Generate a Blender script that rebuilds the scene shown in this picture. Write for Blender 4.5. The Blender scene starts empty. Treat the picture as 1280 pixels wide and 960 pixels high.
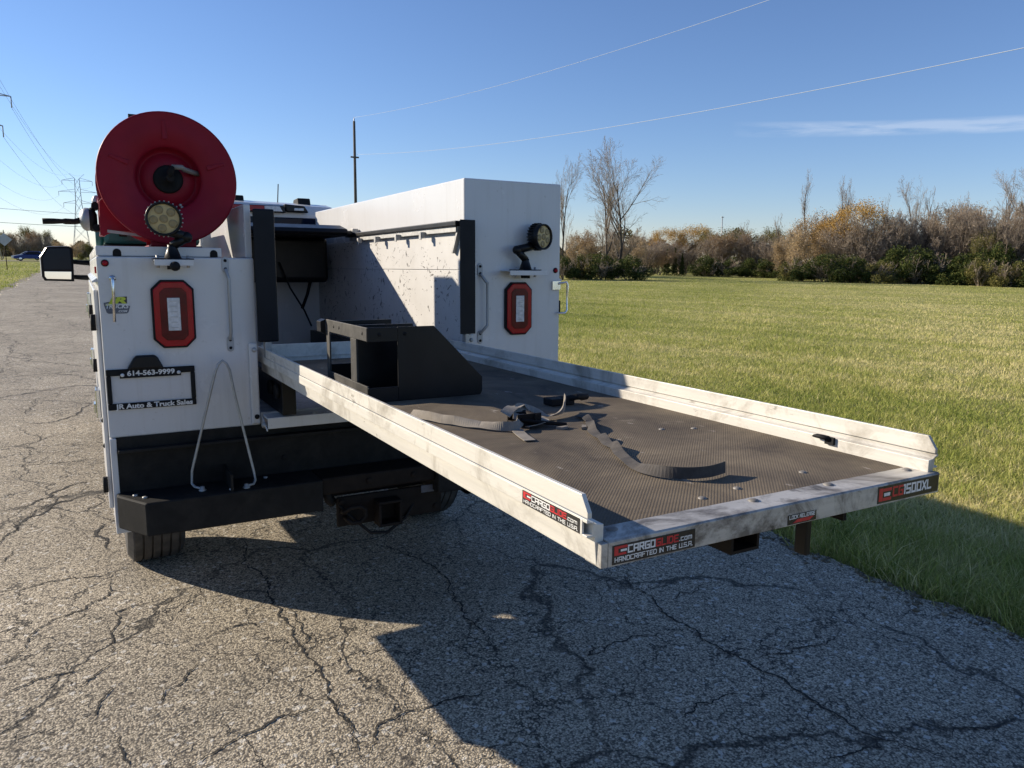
import bpy, bmesh, math, random
import numpy as np
from mathutils import Vector, Matrix
random.seed(7); rng = np.random.default_rng(11)
sc = bpy.context.scene
COL = sc.collection
PI = math.pi

# ------------------------------------------------------------------ camera
CAM_LOC = Vector((-1.045, -3.13505, 1.66139))
RIGHT = Vector((0.872006, -0.489285, 0.014328))
DOWN = Vector((-0.068697, -0.151309, -0.986096))
FWD = Vector((0.484650, 0.858898, -0.165555))
cam_d = bpy.data.cameras.new('camera'); cam = bpy.data.objects.new('camera', cam_d); COL.objects.link(cam)
cam_d.sensor_fit = 'HORIZONTAL'; cam_d.sensor_width = 36.0; cam_d.lens = 945.93 / 1280 * 36
cam_d.clip_start = 0.05; cam_d.clip_end = 3000
M = Matrix((RIGHT, -DOWN, -FWD)).transposed().to_4x4(); M.translation = CAM_LOC
cam.matrix_world = M
sc.camera = cam

# ------------------------------------------------------------------ sky, sun, exposure
SUN_TO = Vector((-1.70, 1.79, 1.0)).normalized()      # towards the sun
ELEV = math.asin(SUN_TO.z); AZ = math.atan2(SUN_TO.x, SUN_TO.y)
world = bpy.data.worlds.new('World'); sc.world = world; world.use_nodes = True
wn = world.node_tree.nodes; wl = world.node_tree.links
bg = wn['Background']
sky = wn.new('ShaderNodeTexSky'); sky.sky_type = 'NISHITA'; sky.sun_disc = False
sky.sun_elevation = ELEV; sky.sun_rotation = AZ
sky.altitude = 0; sky.air_density = 1.0; sky.dust_density = 0.0; sky.ozone_density = 6.0
bg.inputs['Strength'].default_value = 0.098
# one wisp of high cirrus over the far trees, placed by direction in the sky
tc = wn.new('ShaderNodeTexCoord')
def wmath(op, a, b=None, c=None):
    n = wn.new('ShaderNodeMath'); n.operation = op
    for i, v in enumerate((a, b, c)):
        if v is None: continue
        if isinstance(v, (int, float)): n.inputs[i].default_value = v
        else: wl.new(v, n.inputs[i])
    return n.outputs[0]
sep = wn.new('ShaderNodeSeparateXYZ'); wl.new(tc.outputs['Generated'], sep.inputs[0])
az = wmath('ARCTAN2', sep.outputs[0], sep.outputs[1]); el = wmath('ARCSINE', sep.outputs[2])
comb = wn.new('ShaderNodeCombineXYZ'); wl.new(wmath('MULTIPLY', az, 5.0), comb.inputs[0]); wl.new(wmath('MULTIPLY', el, 42.0), comb.inputs[1])
cn = wn.new('ShaderNodeTexNoise'); cn.inputs['Scale'].default_value = 1.8; cn.inputs['Detail'].default_value = 7; cn.inputs['Roughness'].default_value = .6
cn.inputs['Distortion'].default_value = .5
wl.new(comb.outputs[0], cn.inputs['Vector'])
CIR_AZ, CIR_EL = 0.985, 0.150
dz = wmath('SUBTRACT', az, CIR_AZ); de = wmath('SUBTRACT', el, wmath('MULTIPLY_ADD', dz, -.03, CIR_EL))
band = wmath('SUBTRACT', 1.0, wmath('POWER', wmath('MULTIPLY', wmath('ABSOLUTE', de), 105.0), 2.0))
wid = wmath('SUBTRACT', 1.0, wmath('POWER', wmath('MULTIPLY', wmath('ABSOLUTE', dz), 4.9), 4.0))
msk = wmath('MULTIPLY', wmath('MAXIMUM', band, 0.0), wmath('MAXIMUM', wid, 0.0))
cl = wmath('MULTIPLY', wmath('MAXIMUM', wmath('SUBTRACT', cn.outputs['Fac'], 0.36), 0.0), wmath('MULTIPLY', msk, 1.25))
cl = wmath('MINIMUM', cl, 0.25)
mixw = wn.new('ShaderNodeMixRGB'); mixw.inputs[2].default_value = (6.6, 6.9, 7.4, 1)
wb = wn.new('ShaderNodeMixRGB'); wb.blend_type = 'MULTIPLY'; wb.inputs[0].default_value = 1; wb.inputs[2].default_value = (1.10, .965, 1.0, 1); wl.new(sky.outputs[0], wb.inputs[1])
wl.new(cl, mixw.inputs[0]); wl.new(wb.outputs[0], mixw.inputs[1]); wl.new(mixw.outputs[0], bg.inputs['Color'])

sun_d = bpy.data.lights.new('sun', 'SUN'); sun = bpy.data.objects.new('sun', sun_d); COL.objects.link(sun)
sun_d.energy = 5.0; sun_d.angle = math.radians(0.53); sun_d.color = (1.0, 0.885, 0.72)
sun.rotation_euler = SUN_TO.to_track_quat('Z', 'Y').to_euler(); sun.location = (-20, 20, 20)
sc.view_settings.view_transform = 'Standard'; sc.view_settings.look = 'None'
sc.view_settings.exposure = 0.58; sc.view_settings.gamma = 1.0
sc.view_settings.use_curve_mapping = False
sc.cycles.use_denoising = True
sc.cycles.max_bounces = 5; sc.cycles.diffuse_bounces = 3; sc.cycles.glossy_bounces = 3; sc.cycles.adaptive_threshold = 0.015

# ------------------------------------------------------------------ helpers
RK = math.radians(0.98)                    # the truck stands nose-down on its springs
P0 = Vector((0, 1.2, 0)); RX = Matrix.Rotation(-RK, 3, 'X')
def tw(p): return RX @ (Vector(p) - P0) + P0      # truck coordinates -> world

class B:
    """collects shapes into one mesh"""
    def __init__(s): s.v = []; s.f = []; s.sm = []
    def add(s, vs, fs, smooth=False):
        o = len(s.v); s.v += [tuple(v) for v in vs]; s.f += [tuple(i + o for i in f) for f in fs]; s.sm += [smooth] * len(fs); return s
    def box(s, x0, x1, y0, y1, z0, z1):
        return s.add([(x0,y0,z0),(x1,y0,z0),(x1,y1,z0),(x0,y1,z0),(x0,y0,z1),(x1,y0,z1),(x1,y1,z1),(x0,y1,z1)],
                     [(0,3,2,1),(4,5,6,7),(0,1,5,4),(1,2,6,5),(2,3,7,6),(3,0,4,7)])
    def prism(s, poly, axis, a, b):
        def P(u, v, w): return {'x': (w,u,v), 'y': (u,w,v), 'z': (u,v,w)}[axis]
        n = len(poly)
        vs = [P(u,v,a) for u,v in poly] + [P(u,v,b) for u,v in poly]
        return s.add(vs, [tuple(range(n))[::-1], tuple(range(n, 2*n))] + [(i, (i+1)%n, n+(i+1)%n, n+i) for i in range(n)])
    def tube(s, pts, r, n=10, cap=True, smooth=True):
        pts = [Vector(p) for p in pts]; rs = r if isinstance(r, (list, tuple)) else [r]*len(pts)
        vs = []; prev = None
        for i, p in enumerate(pts):
            t = ((pts[min(i+1, len(pts)-1)] - p).normalized() + (p - pts[max(i-1, 0)]).normalized())
            t = t.normalized() if t.length > 1e-6 else Vector((0,0,1))
            if prev is None: prev = t.orthogonal().normalized()
            u = (prev - t * prev.dot(t)); u = u.normalized() if u.length > 1e-6 else t.orthogonal().normalized()
            w = t.cross(u); prev = u
            for k in range(n):
                a = 2*PI*k/n; vs.append(p + (u*math.cos(a) + w*math.sin(a))*rs[i])
        fs = [(i*n+k, i*n+(k+1)%n, (i+1)*n+(k+1)%n, (i+1)*n+k) for i in range(len(pts)-1) for k in range(n)]
        s.add(vs, fs, smooth)
        if cap: s.add(vs[:n], [tuple(range(n))[::-1]]); s.add(vs[-n:], [tuple(range(n))])
        return s
    def lathe(s, o, d, prof, n=32, smooth=True):
        """prof: (distance along d, radius)"""
        o = Vector(o); d = Vector(d).normalized(); u = d.orthogonal().normalized(); w = d.cross(u)
        vs = [o + d*a + (u*math.cos(2*PI*k/n) + w*math.sin(2*PI*k/n))*max(r, 1e-5) for a, r in prof for k in range(n)]
        fs = [(i*n+k, i*n+(k+1)%n, (i+1)*n+(k+1)%n, (i+1)*n+k) for i in range(len(prof)-1) for k in range(n)]
        return s.add(vs, fs, smooth)
    def ball(s, c, r, n=14, m=8, sc=(1,1,1)):
        c = Vector(c)
        vs = [c + Vector((math.sin(PI*j/m)*math.cos(2*PI*k/n)*sc[0], math.sin(PI*j/m)*math.sin(2*PI*k/n)*sc[1], math.cos(PI*j/m)*sc[2]))*r for j in range(m+1) for k in range(n)]
        return s.add(vs, [(j*n+k, (j+1)*n+k, (j+1)*n+(k+1)%n, j*n+(k+1)%n) for j in range(m) for k in range(n)], True)
    def ribbon(s, pts, wid, th=.003):
        """pts: (centre, width direction)"""
        c = [Vector(p[0]) for p in pts]; vs = []
        for i, p in enumerate(pts):
            t = (c[min(i+1, len(c)-1)] - c[max(i-1, 0)]).normalized()
            wd = Vector(p[1]).normalized(); nn = t.cross(wd).normalized()
            for a, b in ((-1,-1),(1,-1),(1,1),(-1,1)): vs.append(c[i] + wd*a*wid/2 + nn*b*th/2)
        fs = [(i*4+k, i*4+(k+1)%4, i*4+4+(k+1)%4, i*4+4+k) for i in range(len(c)-1) for k in range(4)]
        fs += [(3,2,1,0), tuple(len(vs)-4+k for k in range(4))]
        return s.add(vs, fs)

def mesh_of(name, b, off=(0,0,0)):
    me = bpy.data.meshes.new(name); o = Vector(off)
    me.from_pydata([tuple(Vector(v) - o) for v in b.v], [], b.f)
    me.polygons.foreach_set('use_smooth', b.sm)
    bm = bmesh.new(); bm.from_mesh(me); bmesh.ops.remove_doubles(bm, verts=bm.verts, dist=1e-5)
    bmesh.ops.recalc_face_normals(bm, faces=bm.faces); bm.to_mesh(me); bm.free()
    return me
def link(name, me, mat, parent=None, bev=0):
    o = bpy.data.objects.new(name, me); COL.objects.link(o)
    if mat: me.materials.append(mat) if not me.materials else None
    if parent: o.parent = parent
    if bev:
        m = o.modifiers.new('bevel', 'BEVEL'); m.width = bev; m.segments = 2; m.limit_method = 'ANGLE'; m.angle_limit = math.radians(40)
    return o
def tag(o, label=None, cat=None, group=None, kind=None):
    for k, v in (('label', label), ('category', cat), ('group', group), ('kind', kind)):
        if v: o[k] = v
    return o
def thing(name, base, label, cat, group=None, truck=True):
    o = bpy.data.objects.new(name, None); COL.objects.link(o); o.empty_display_size = .1
    if truck: o.location = tw(base); o.rotation_euler = (-RK, 0, 0)
    else: o.location = base
    o['base'] = list(base); return tag(o, label, cat, group)
def root_of(o):
    while o.parent: o = o.parent
    return o
def part(name, b, mat, parent, bev=0, label=None):
    base = root_of(parent)['base'] if 'base' in root_of(parent) else (0,0,0)
    o = link(name, mesh_of(name, b, base), mat, parent, bev)
    if label: o['label'] = label
    return o

# ------------------------------------------------------------------ materials
class NT:
    def __init__(s, name):
        s.m = bpy.data.materials.new(name); s.m.use_nodes = True
        s.n = s.m.node_tree.nodes; s.l = s.m.node_tree.links; s.b = s.n['Principled BSDF']
        s.tc = s.n.new('ShaderNodeTexCoord').outputs['Object']
    def put(s, v, inp):
        if isinstance(v, (int, float)): inp.default_value = v
        elif isinstance(v, tuple): inp.default_value = v if len(v) == len(inp.default_value) else (*v, 1)
        else: s.l.new(v, inp)
    def mapn(s, scale=(1,1,1), rot=(0,0,0), vec=None):
        n = s.n.new('ShaderNodeMapping'); n.inputs['Scale'].default_value = scale; n.inputs['Rotation'].default_value = rot
        s.l.new(vec or s.tc, n.inputs[0]); return n.outputs[0]
    def noise(s, scale, detail=4, rough=.55, vec=None, dist=0, col=False):
        n = s.n.new('ShaderNodeTexNoise'); n.inputs['Scale'].default_value = scale; n.inputs['Detail'].default_value = detail
        n.inputs['Roughness'].default_value = rough; n.inputs['Distortion'].default_value = dist
        s.l.new(vec or s.tc, n.inputs['Vector']); return n.outputs['Color' if col else 'Fac']
    def vor(s, scale, feat='F1', vec=None, out='Distance', rand=1.0):
        n = s.n.new('ShaderNodeTexVoronoi'); n.feature = feat; n.inputs['Scale'].default_value = scale
        if 'Randomness' in n.inputs: n.inputs['Randomness'].default_value = rand
        s.l.new(vec or s.tc, n.inputs['Vector']); return n.outputs[out]
    def math(s, op, a, b=None, c=None):
        n = s.n.new('ShaderNodeMath'); n.operation = op
        for i, v in enumerate((a, b, c)):
            if v is not None: s.put(v, n.inputs[i])
        return n.outputs[0]
    def vmath(s, op, a, b):
        n = s.n.new('ShaderNodeVectorMath'); n.operation = op; s.put(a, n.inputs[0])
        if op == 'SCALE': s.put(b, n.inputs['Scale'])
        else: s.put(b, n.inputs[1])
        return n.outputs[0]
    def ramp(s, f, stops, interp='LINEAR'):
        n = s.n.new('ShaderNodeValToRGB'); cr = n.color_ramp; cr.interpolation = interp
        while len(cr.elements) < len(stops): cr.elements.new(.5)
        for e, (p, c) in zip(cr.elements, stops):
            e.position = p; e.color = (c, c, c, 1) if isinstance(c, (int, float)) else (*c, 1)
        s.l.new(f, n.inputs[0]); return n.outputs[0]
    def mix(s, f, a, b, mode='MIX'):
        n = s.n.new('ShaderNodeMixRGB'); n.blend_type = mode
        s.put(f, n.inputs[0]); s.put(a, n.inputs[1]); s.put(b, n.inputs[2]); return n.outputs[0]
    def bump(s, h, strength=.3, dist=.01):
        n = s.n.new('ShaderNodeBump'); n.inputs['Strength'].default_value = strength; n.inputs['Distance'].default_value = dist
        s.l.new(h, n.inputs['Height']); s.l.new(n.outputs[0], s.b.inputs['Normal']); return s
    def out(s, col, rough=.5, metal=0, **kw):
        s.put(col, s.b.inputs['Base Color']); s.put(rough, s.b.inputs['Roughness']); s.put(metal, s.b.inputs['Metallic'])
        for k, v in kw.items(): s.put(v, s.b.inputs[k.replace('_', ' ')])
        return s.m
MAT = {}
def worn(name, col, rough=.5, metal=0, var=.18, scale=9, dirt=None, dirtamt=.5, bump=.05, **kw):
    t = NT(name); n = t.noise(scale, 6, .6)
    c = t.mix(t.ramp(n, [(.3, 0), (.75, 1)]), tuple(x*(1-var) for x in col), tuple(min(1, x*(1+var)) for x in col))
    if dirt: c = t.mix(t.math('MULTIPLY', t.ramp(t.noise(scale*.35, 8, .7, dist=.6), [(.45, 0), (.8, 1)]), dirtamt), c, dirt)
    r = t.math('MULTIPLY_ADD', t.noise(scale*2.3, 5), .22, rough - .11)
    if bump: t.bump(t.noise(scale*14, 4), bump, .002)
    MAT[name] = t.out(c, r, metal, **kw); return MAT[name]
t = NT('white_paint')
c = t.mix(t.ramp(t.noise(2.2, 6, .65), [(.3, 0), (.75, 1)]), (.615,.615,.62), (.585,.583,.58))
c = t.mix(t.math('MULTIPLY', t.ramp(t.noise(1.0, 6, .65, vec=t.mapn((26, 26, 1.6))), [(.54, 0), (.76, 1)]), .26), c, (.40,.375,.335))
c = t.mix(t.math('MULTIPLY', t.ramp(t.noise(38, 4, .7), [(.66, 0), (.72, 1)]), .35), c, (.33,.30,.26))
c = t.mix(t.math('MULTIPLY', t.ramp(t.noise(1.7, 7, .7, dist=1.0), [(.52, 0), (.74, 1)]), .16), c, (.42,.39,.34))
t.bump(t.math('ADD', t.noise(3.5, 2), t.math('MULTIPLY', t.noise(120, 2), .05)), .05, .01); MAT['white_paint'] = t.out(c, t.math('MULTIPLY_ADD', t.noise(5, 5), .25, .12), 0)
worn('black_paint', (.005,.005,.006), .40, var=.4, scale=14, dirt=(.02,.018,.016), dirtamt=.35, Specular_IOR_Level=.28)
worn('bumper_black', (.011,.0108,.011), .65, var=.3, scale=22, dirt=(.06,.053,.045), dirtamt=.35, Specular_IOR_Level=.2)
worn('sunlit_dusty_black', (.045,.043,.040), .6, var=.4, scale=16, dirt=(.15,.14,.125), dirtamt=.7, Specular_IOR_Level=.25)  # dusty black, lightened to paint sunlight on the sun-facing plate
worn('black_rubber', (.008,.008,.009), .7, var=.3, scale=10, Specular_IOR_Level=.25)
worn('navy_seal', (.004,.005,.009), .45, var=.3, scale=8, Specular_IOR_Level=.22)
worn('reel_red', (.23,.006,.020), .48, var=.12, scale=8, dirt=(.16,.016,.022), dirtamt=.3, Specular_IOR_Level=.2)
worn('lens_red', (.33,.005,.012), .2, var=.12, scale=30, bump=.02, Specular_IOR_Level=.3)
worn('lens_dark', (.10,.003,.006), .22, var=.45, scale=14, bump=.02, Specular_IOR_Level=.25)
worn('lens_clear', (.58,.575,.58), .22, var=.25, scale=60, bump=.05)
worn('lamp_face', (.56,.44,.22), .4, var=.15, scale=20, dirt=(.25,.19,.09), dirtamt=.5, Specular_IOR_Level=.2)
worn('lamp_cup', (.30,.235,.12), .4, var=.2, scale=60, Specular_IOR_Level=.2)
worn('chrome', (.75,.75,.74), .2, metal=1, var=.1, scale=20)
worn('dull_bolt', (.22,.205,.185), .6, metal=.2, var=.3, scale=60)
worn('zinc', (.40,.40,.39), .5, metal=.5, var=.2, scale=25, dirt=(.3,.27,.24), dirtamt=.4)
worn('teal_paint', (.02,.14,.14), .4, var=.2, scale=9, dirt=(.08,.1,.09), dirtamt=.4)
worn('sticker_black', (.012,.012,.013), .3, var=.3, scale=40, dirt=(.14,.13,.12), dirtamt=.3)
worn('letter_white', (.72,.72,.70), .45, var=.1, scale=60, dirt=(.3,.28,.25), dirtamt=.35)
worn('letter_red', (.52,.025,.03), .4, var=.15, scale=60, dirt=(.25,.05,.04), dirtamt=.4)
worn('letter_lime', (.50,.58,.04), .4, var=.1, scale=60)
worn('sticker_slate', (.10,.11,.14), .4, var=.2, scale=50)
worn('brown_steel', (.014,.010,.008), .7, var=.4, scale=16, Specular_IOR_Level=.2)
worn('galvanized', (.38,.39,.40), .5, metal=.4, var=.15, scale=3)
worn('pole_wood', (.09,.075,.06), .85, var=.3, scale=4)
worn('wire_metal', (.40,.46,.56), .7, metal=.0, var=.05, scale=1)
worn('wire_dark', (.16,.18,.22), .5, var=.05, scale=1)
worn('car_blue', (.014,.04,.17), .3, var=.1, scale=3, bump=0, Specular_IOR_Level=.3)
worn('car_white', (.7,.7,.7), .2, var=.05, scale=3, bump=0, Coat_Weight=.5)
worn('sign_back', (.42,.43,.45), .5, metal=.5, var=.1, scale=4)
worn('strap', (.23,.205,.175), .85, var=.25, scale=30, dirt=(.33,.28,.21), dirtamt=.6, bump=.3)
worn('strap_dark', (.055,.05,.047), .9, var=.3, scale=40, dirt=(.14,.12,.10), dirtamt=.7, bump=.3)
def glass(name, col):
    t = NT(name); MAT[name] = t.out(col, t.math('MULTIPLY_ADD', t.noise(6, 3), .03, .03), 0, Specular_IOR_Level=.12)
glass('dark_glass', (.006,.012,.028)); glass('mirror_glass', (.006,.012,.026))
t = NT('mirror_silver'); MAT['mirror_silver'] = t.out(t.mix(t.noise(3), (.75,.77,.8), (.85,.86,.88)), .03, 1.0)

# oxidised, scratched aluminium
def alu(name, c0, c1, dark, amt, metal, sx=(60, 2.5, 60)):
    t = NT(name)
    s = t.noise(1.0, 7, .7, vec=t.mapn(sx)); s2 = t.noise(4.5, 8, .72, dist=.8 if metal < .2 else 1.6); s3 = t.noise(14, 6, .7, vec=t.mapn((1, .35, 1)))
    c = t.mix(t.ramp(s, [(.3, 0), (.72, 1)]), c0, c1)
    c = t.mix(t.math('MULTIPLY', t.ramp(s2, [(.5 if metal < .2 else .46, 0), (.68 if metal < .2 else .60, 1)]), amt), c, dark)
    c = t.mix(t.math('MULTIPLY', t.ramp(s3, [(.62, 0), (.68, 1)]), amt), c, tuple(x*.55 for x in dark))
    t.bump(t.math('ADD', s, s3), .12, .002)
    MAT[name] = t.out(c, t.math('MULTIPLY_ADD', s2, .3, .32), metal)
alu('rail_aluminium', (.56,.535,.48), (.70,.67,.60), (.30,.27,.22), .9, .12)
alu('beam_aluminium', (.36,.34,.31), (.60,.575,.53), (.12,.105,.09), .9, .3, (2.5, 30, 30))
alu('bed_floor', (.36,.36,.37), (.52,.52,.53), (.2,.19,.18), .7, .2, (6, 2, 6))

# scuffed white inner wall: flecks and scratches down to dark metal, mostly low and to the rear
t = NT('scuffed_white'); sx = t.n.new('ShaderNodeSeparateXYZ'); t.l.new(t.tc, sx.inputs[0])
base = t.mix(t.ramp(t.noise(3, 6, .7), [(.35, 0), (.8, 1)]), (.61,.60,.58), (.50,.485,.46))
warp = t.vmath('ADD', t.mapn((1, 1, 1)), t.vmath('SCALE', t.noise(6, 3, col=True), .18))
fl = t.noise(26, 3, .6, vec=t.mapn((1, 1.0, .5), (.5, 0, 0), warp)); fl2 = t.noise(52, 3, .6, vec=t.mapn((1, .35, 1.2), (-.4, 0, 0), warp)); dens = t.noise(2.6, 4, .6)
zf = t.math('MULTIPLY_ADD', sx.outputs[2], -.16, .225)
th = t.math('SUBTRACT', .645, t.math('ADD', t.math('MULTIPLY', t.math('SUBTRACT', dens, .5), .34), t.math('MULTIPLY', t.math('SUBTRACT', 1.45, sx.outputs[2]), .0)))
f1 = t.ramp(t.math('SUBTRACT', fl, th), [(.0, 0), (.022, 1)]); f2 = t.ramp(t.math('SUBTRACT', fl2, t.math('ADD', th, -.005)), [(.0, 0), (.02, 1)])
c = t.mix(t.math('MULTIPLY', t.math('MAXIMUM', f1, f2), .85), base, (.07,.065,.062))
t.bump(t.math('MAXIMUM', f1, f2), -.2, .002); MAT['scuffed_white'] = t.out(c, .42)

# rubber deck mat: rows of small studs, dust ground into it
t = NT('deck_mat')
v = t.vor(190, 'F1', vec=t.mapn((1, 1, 0), (0, 0, .78)), rand=0.12)
stud = t.ramp(v, [(.18, 1), (.5, 0)])
d1 = t.noise(3.2, 8, .68, dist=.7); d2 = t.noise(11, 6, .7); d3 = t.noise(1.7, 6, .65)
c = t.mix(stud, (.06,.048,.037), (.105,.085,.066))
c = t.mix(t.math('MULTIPLY', t.ramp(d1, [(.36, 0), (.66, 1)]), .62), c, (.27,.215,.145))
c = t.mix(t.math('MULTIPLY', t.ramp(d2, [(.6, 0), (.75, 1)]), .3), c, (.36,.31,.25))
c = t.mix(t.math('MULTIPLY', t.ramp(d3, [(.5, 0), (.7, 1)]), .4), c, (.06,.05,.042))
c = t.mix(t.math('MULTIPLY', t.ramp(t.noise(24, 4, .6, vec=t.mapn((1, .35, 1))), [(.66, 0), (.70, 1)]), .5), c, (.42,.38,.33))
t.bump(stud, .35, .002); MAT['deck_mat'] = t.out(c, .85, 0, Specular_IOR_Level=.25)

# tyre
t = NT('tyre_rubber'); c = t.mix(t.ramp(t.noise(14, 5), [(.35, 0), (.7, 1)]), (.028,.027,.026), (.075,.068,.060)); t.bump(t.noise(60), .2, .003); MAT['tyre_rubber'] = t.out(c, .8)

# old asphalt: coarse worn stones in dark binder, crazed with cracks
t = NT('asphalt')
p = t.mapn((1, 1, 0))
st = t.vor(125, vec=p); stc = t.vor(125, vec=p, out='Color'); st2 = t.vor(60, vec=p, out='Color')
sepc = t.n.new('ShaderNodeSeparateColor'); t.l.new(stc, sepc.inputs[0]); sepd = t.n.new('ShaderNodeSeparateColor'); t.l.new(st2, sepd.inputs[0])
stone = t.ramp(sepc.outputs[0], [(0, (.28,.24,.178)), (.3, (.43,.37,.275)), (.65, (.53,.458,.342)), (1, (.70,.61,.465))])
c = t.mix(t.ramp(st, [(.44, 0), (.76, 1)]), stone, (.125,.106,.082))
c = t.mix(t.ramp(sepd.outputs[1], [(.90, 0), (.92, .7)], 'CONSTANT'), c, t.ramp(sepd.outputs[0], [(0, (.06,.055,.05)), (.45, (.12,.11,.1)), (.5, (.70,.66,.58)), (1, (.8,.76,.68))], 'CONSTANT'))
pits = t.ramp(t.noise(60, 3, .6, vec=p), [(.37, 1), (.44, 0)])
c = t.mix(t.math('MULTIPLY', pits, .62), c, (.06,.052,.044))
big = t.noise(.5, 6, .6, vec=p); c = t.mix(1.0, c, t.ramp(big, [(.3, .78), (.7, 1.16)]), 'MULTIPLY')
fine = t.noise(2.3, 6, .65, vec=p); c = t.mix(1.0, c, t.ramp(fine, [(.3, .86), (.7, 1.1)]), 'MULTIPLY')
wp = t.vmath('ADD', p, t.vmath('SCALE', t.noise(1.1, 6, .62, vec=p, col=True), .9))
wp2 = t.vmath('ADD', wp, t.vmath('SCALE', t.noise(14, 4, .6, vec=p, col=True), .06))
e1 = t.vor(.62, 'DISTANCE_TO_EDGE', vec=t.mapn((1, .8, 0), (0, 0, 0), wp2)); e2 = t.vor(1.9, 'DISTANCE_TO_EDGE', vec=wp2)
k1 = t.ramp(e1, [(.002, 1), (.0075, 0)]); k2 = t.ramp(e2, [(.003, 1), (.011, 0)])
k2 = t.math('MULTIPLY', k2, t.ramp(t.noise(.9, 3, vec=p), [(.38, 0), (.50, 1)]))
k1 = t.math('MULTIPLY', k1, t.ramp(t.noise(1.6, 4, vec=p), [(.34, .3), (.48, 1)]))
k = t.math('MAXIMUM', k1, k2)
c = t.mix(t.math('MULTIPLY', k, .9), c, (.022,.02,.018))
h = t.math('SUBTRACT', t.math('SUBTRACT', t.math('MULTIPLY', t.ramp(st, [(.1, 1), (.75, 0)]), 1.0), t.math('MULTIPLY', pits, 1.2)), t.math('MULTIPLY', k, 2.5))
t.bump(h, .5, .004); MAT['asphalt'] = t.out(c, .85, 0, Specular_IOR_Level=.3)

t = NT('crack_dark'); MAT['crack_dark'] = t.out(t.mix(t.noise(40), (.012,.011,.01), (.045,.04,.034)), .95)
t = NT('dirt'); c = t.mix(t.ramp(t.noise(5, 8, .7), [(.3, 0), (.7, 1)]), (.10,.082,.055), (.22,.19,.13)); c = t.mix(t.ramp(t.noise(70, 3), [(.5, 0), (.7, .7)]), c, (.3,.27,.21)); t.bump(t.noise(50, 5), .6, .02); MAT['dirt'] = t.out(c, .95)
# mown field soil and thatch below the blades
t = NT('field'); p = t.mapn((1, 1, 0))
c = t.mix(t.ramp(t.noise(.09, 6, .65, vec=p), [(.35, 0), (.65, 1)]), (.275,.285,.08), (.39,.365,.14))
c = t.mix(t.ramp(t.noise(1.2, 6, .7, vec=p), [(.35, 0), (.7, .6)]), c, (.18,.20,.05))
c = t.mix(t.ramp(t.noise(9, 6, .75, vec=p), [(.5, 0), (.75, .8)]), c, (.48,.42,.20))
c = t.mix(t.ramp(t.noise(30, 4, .7, vec=p), [(.32, .7), (.5, 0)]), c, (.08,.085,.022))
t.bump(t.noise(22, 6, .75, vec=p), .9, .05); MAT['field'] = t.out(c, .95, 0, Specular_IOR_Level=.1)
def foliage(name, stops, transl=.0):
    t = NT(name); a = t.n.new('ShaderNodeAttribute'); a.attribute_name = 'tone'
    c = t.ramp(a.outputs['Fac'], stops); MAT[name] = t.out(c, .75, 0, Specular_IOR_Level=.15)
    if transl:
        tr = t.n.new('ShaderNodeBsdfTranslucent'); t.l.new(c, tr.inputs[0]); mx = t.n.new('ShaderNodeMixShader'); mx.inputs[0].default_value = transl
        t.l.new(t.b.outputs[0], mx.inputs[1]); t.l.new(tr.outputs[0], mx.inputs[2]); t.l.new(mx.outputs[0], t.n['Material Output'].inputs[0])
foliage('grass_blades', [(0, (.10,.15,.028)), (.35, (.255,.30,.062)), (.7, (.46,.455,.135)), (1, (.74,.64,.33))], .35)
foliage('evergreen', [(0, (.022,.038,.011)), (.5, (.058,.08,.021)), (.85, (.125,.135,.036)), (1, (.22,.20,.06))], .25)
foliage('olive', [(0, (.06,.065,.02)), (.5, (.14,.135,.042)), (1, (.28,.24,.08))], .25)
foliage('autumn_gold', [(0, (.24,.145,.055)), (.5, (.43,.275,.09)), (1, (.58,.41,.15))], .35)
foliage('autumn_tan', [(0, (.24,.175,.10)), (.5, (.43,.32,.185)), (1, (.60,.46,.27))], .35)
foliage('autumn_rust', [(0, (.16,.105,.06)), (.5, (.31,.205,.11)), (1, (.45,.31,.17))], .3)
foliage('twigs', [(0, (.23,.185,.145)), (.5, (.40,.33,.26)), (1, (.58,.49,.39))], .3)
foliage('bark', [(0, (.05,.042,.036)), (.5, (.085,.072,.06)), (1, (.15,.125,.105))])
foliage('far_leaf', [(0, (.05,.055,.03)), (.5, (.12,.105,.055)), (1, (.22,.165,.085))], .2)

# ------------------------------------------------------------------ fast meshes for plants and ground
def np_mesh(name, V, F, tone=None, smooth=False):
    V = np.asarray(V, np.float32); F = np.asarray(F, np.int32); k = F.shape[1]
    me = bpy.data.meshes.new(name); me.vertices.add(len(V)); me.vertices.foreach_set('co', V.ravel())
    me.loops.add(F.size); me.loops.foreach_set('vertex_index', F.ravel())
    me.polygons.add(len(F)); me.polygons.foreach_set('loop_start', np.arange(0, F.size, k, dtype=np.int32))
    me.polygons.foreach_set('loop_total', np.full(len(F), k, np.int32)); me.update(calc_edges=True)
    if smooth: me.polygons.foreach_set('use_smooth', np.ones(len(F), bool))
    if tone is not None:
        a = me.attributes.new('tone', 'FLOAT', 'POINT'); a.data.foreach_set('value', np.asarray(tone, np.float32))
    me.validate(); return me
def gp(x, y, z=0.0):                       # where a sight line of the photograph meets the ground
    d = RIGHT*((x-640)/945.93) + DOWN*((y-480)/945.93) + FWD
    k = (z - CAM_LOC.z)/d.z; return CAM_LOC + d*k
def sight(x, dist):                        # ground point at a given distance in the direction of picture column x
    d = RIGHT*((x-640)/945.93) + DOWN*((325-480)/945.93) + FWD
    k = dist/math.hypot(d.x, d.y); return Vector((CAM_LOC.x + d.x*k, CAM_LOC.y + d.y*k, 0))

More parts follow.
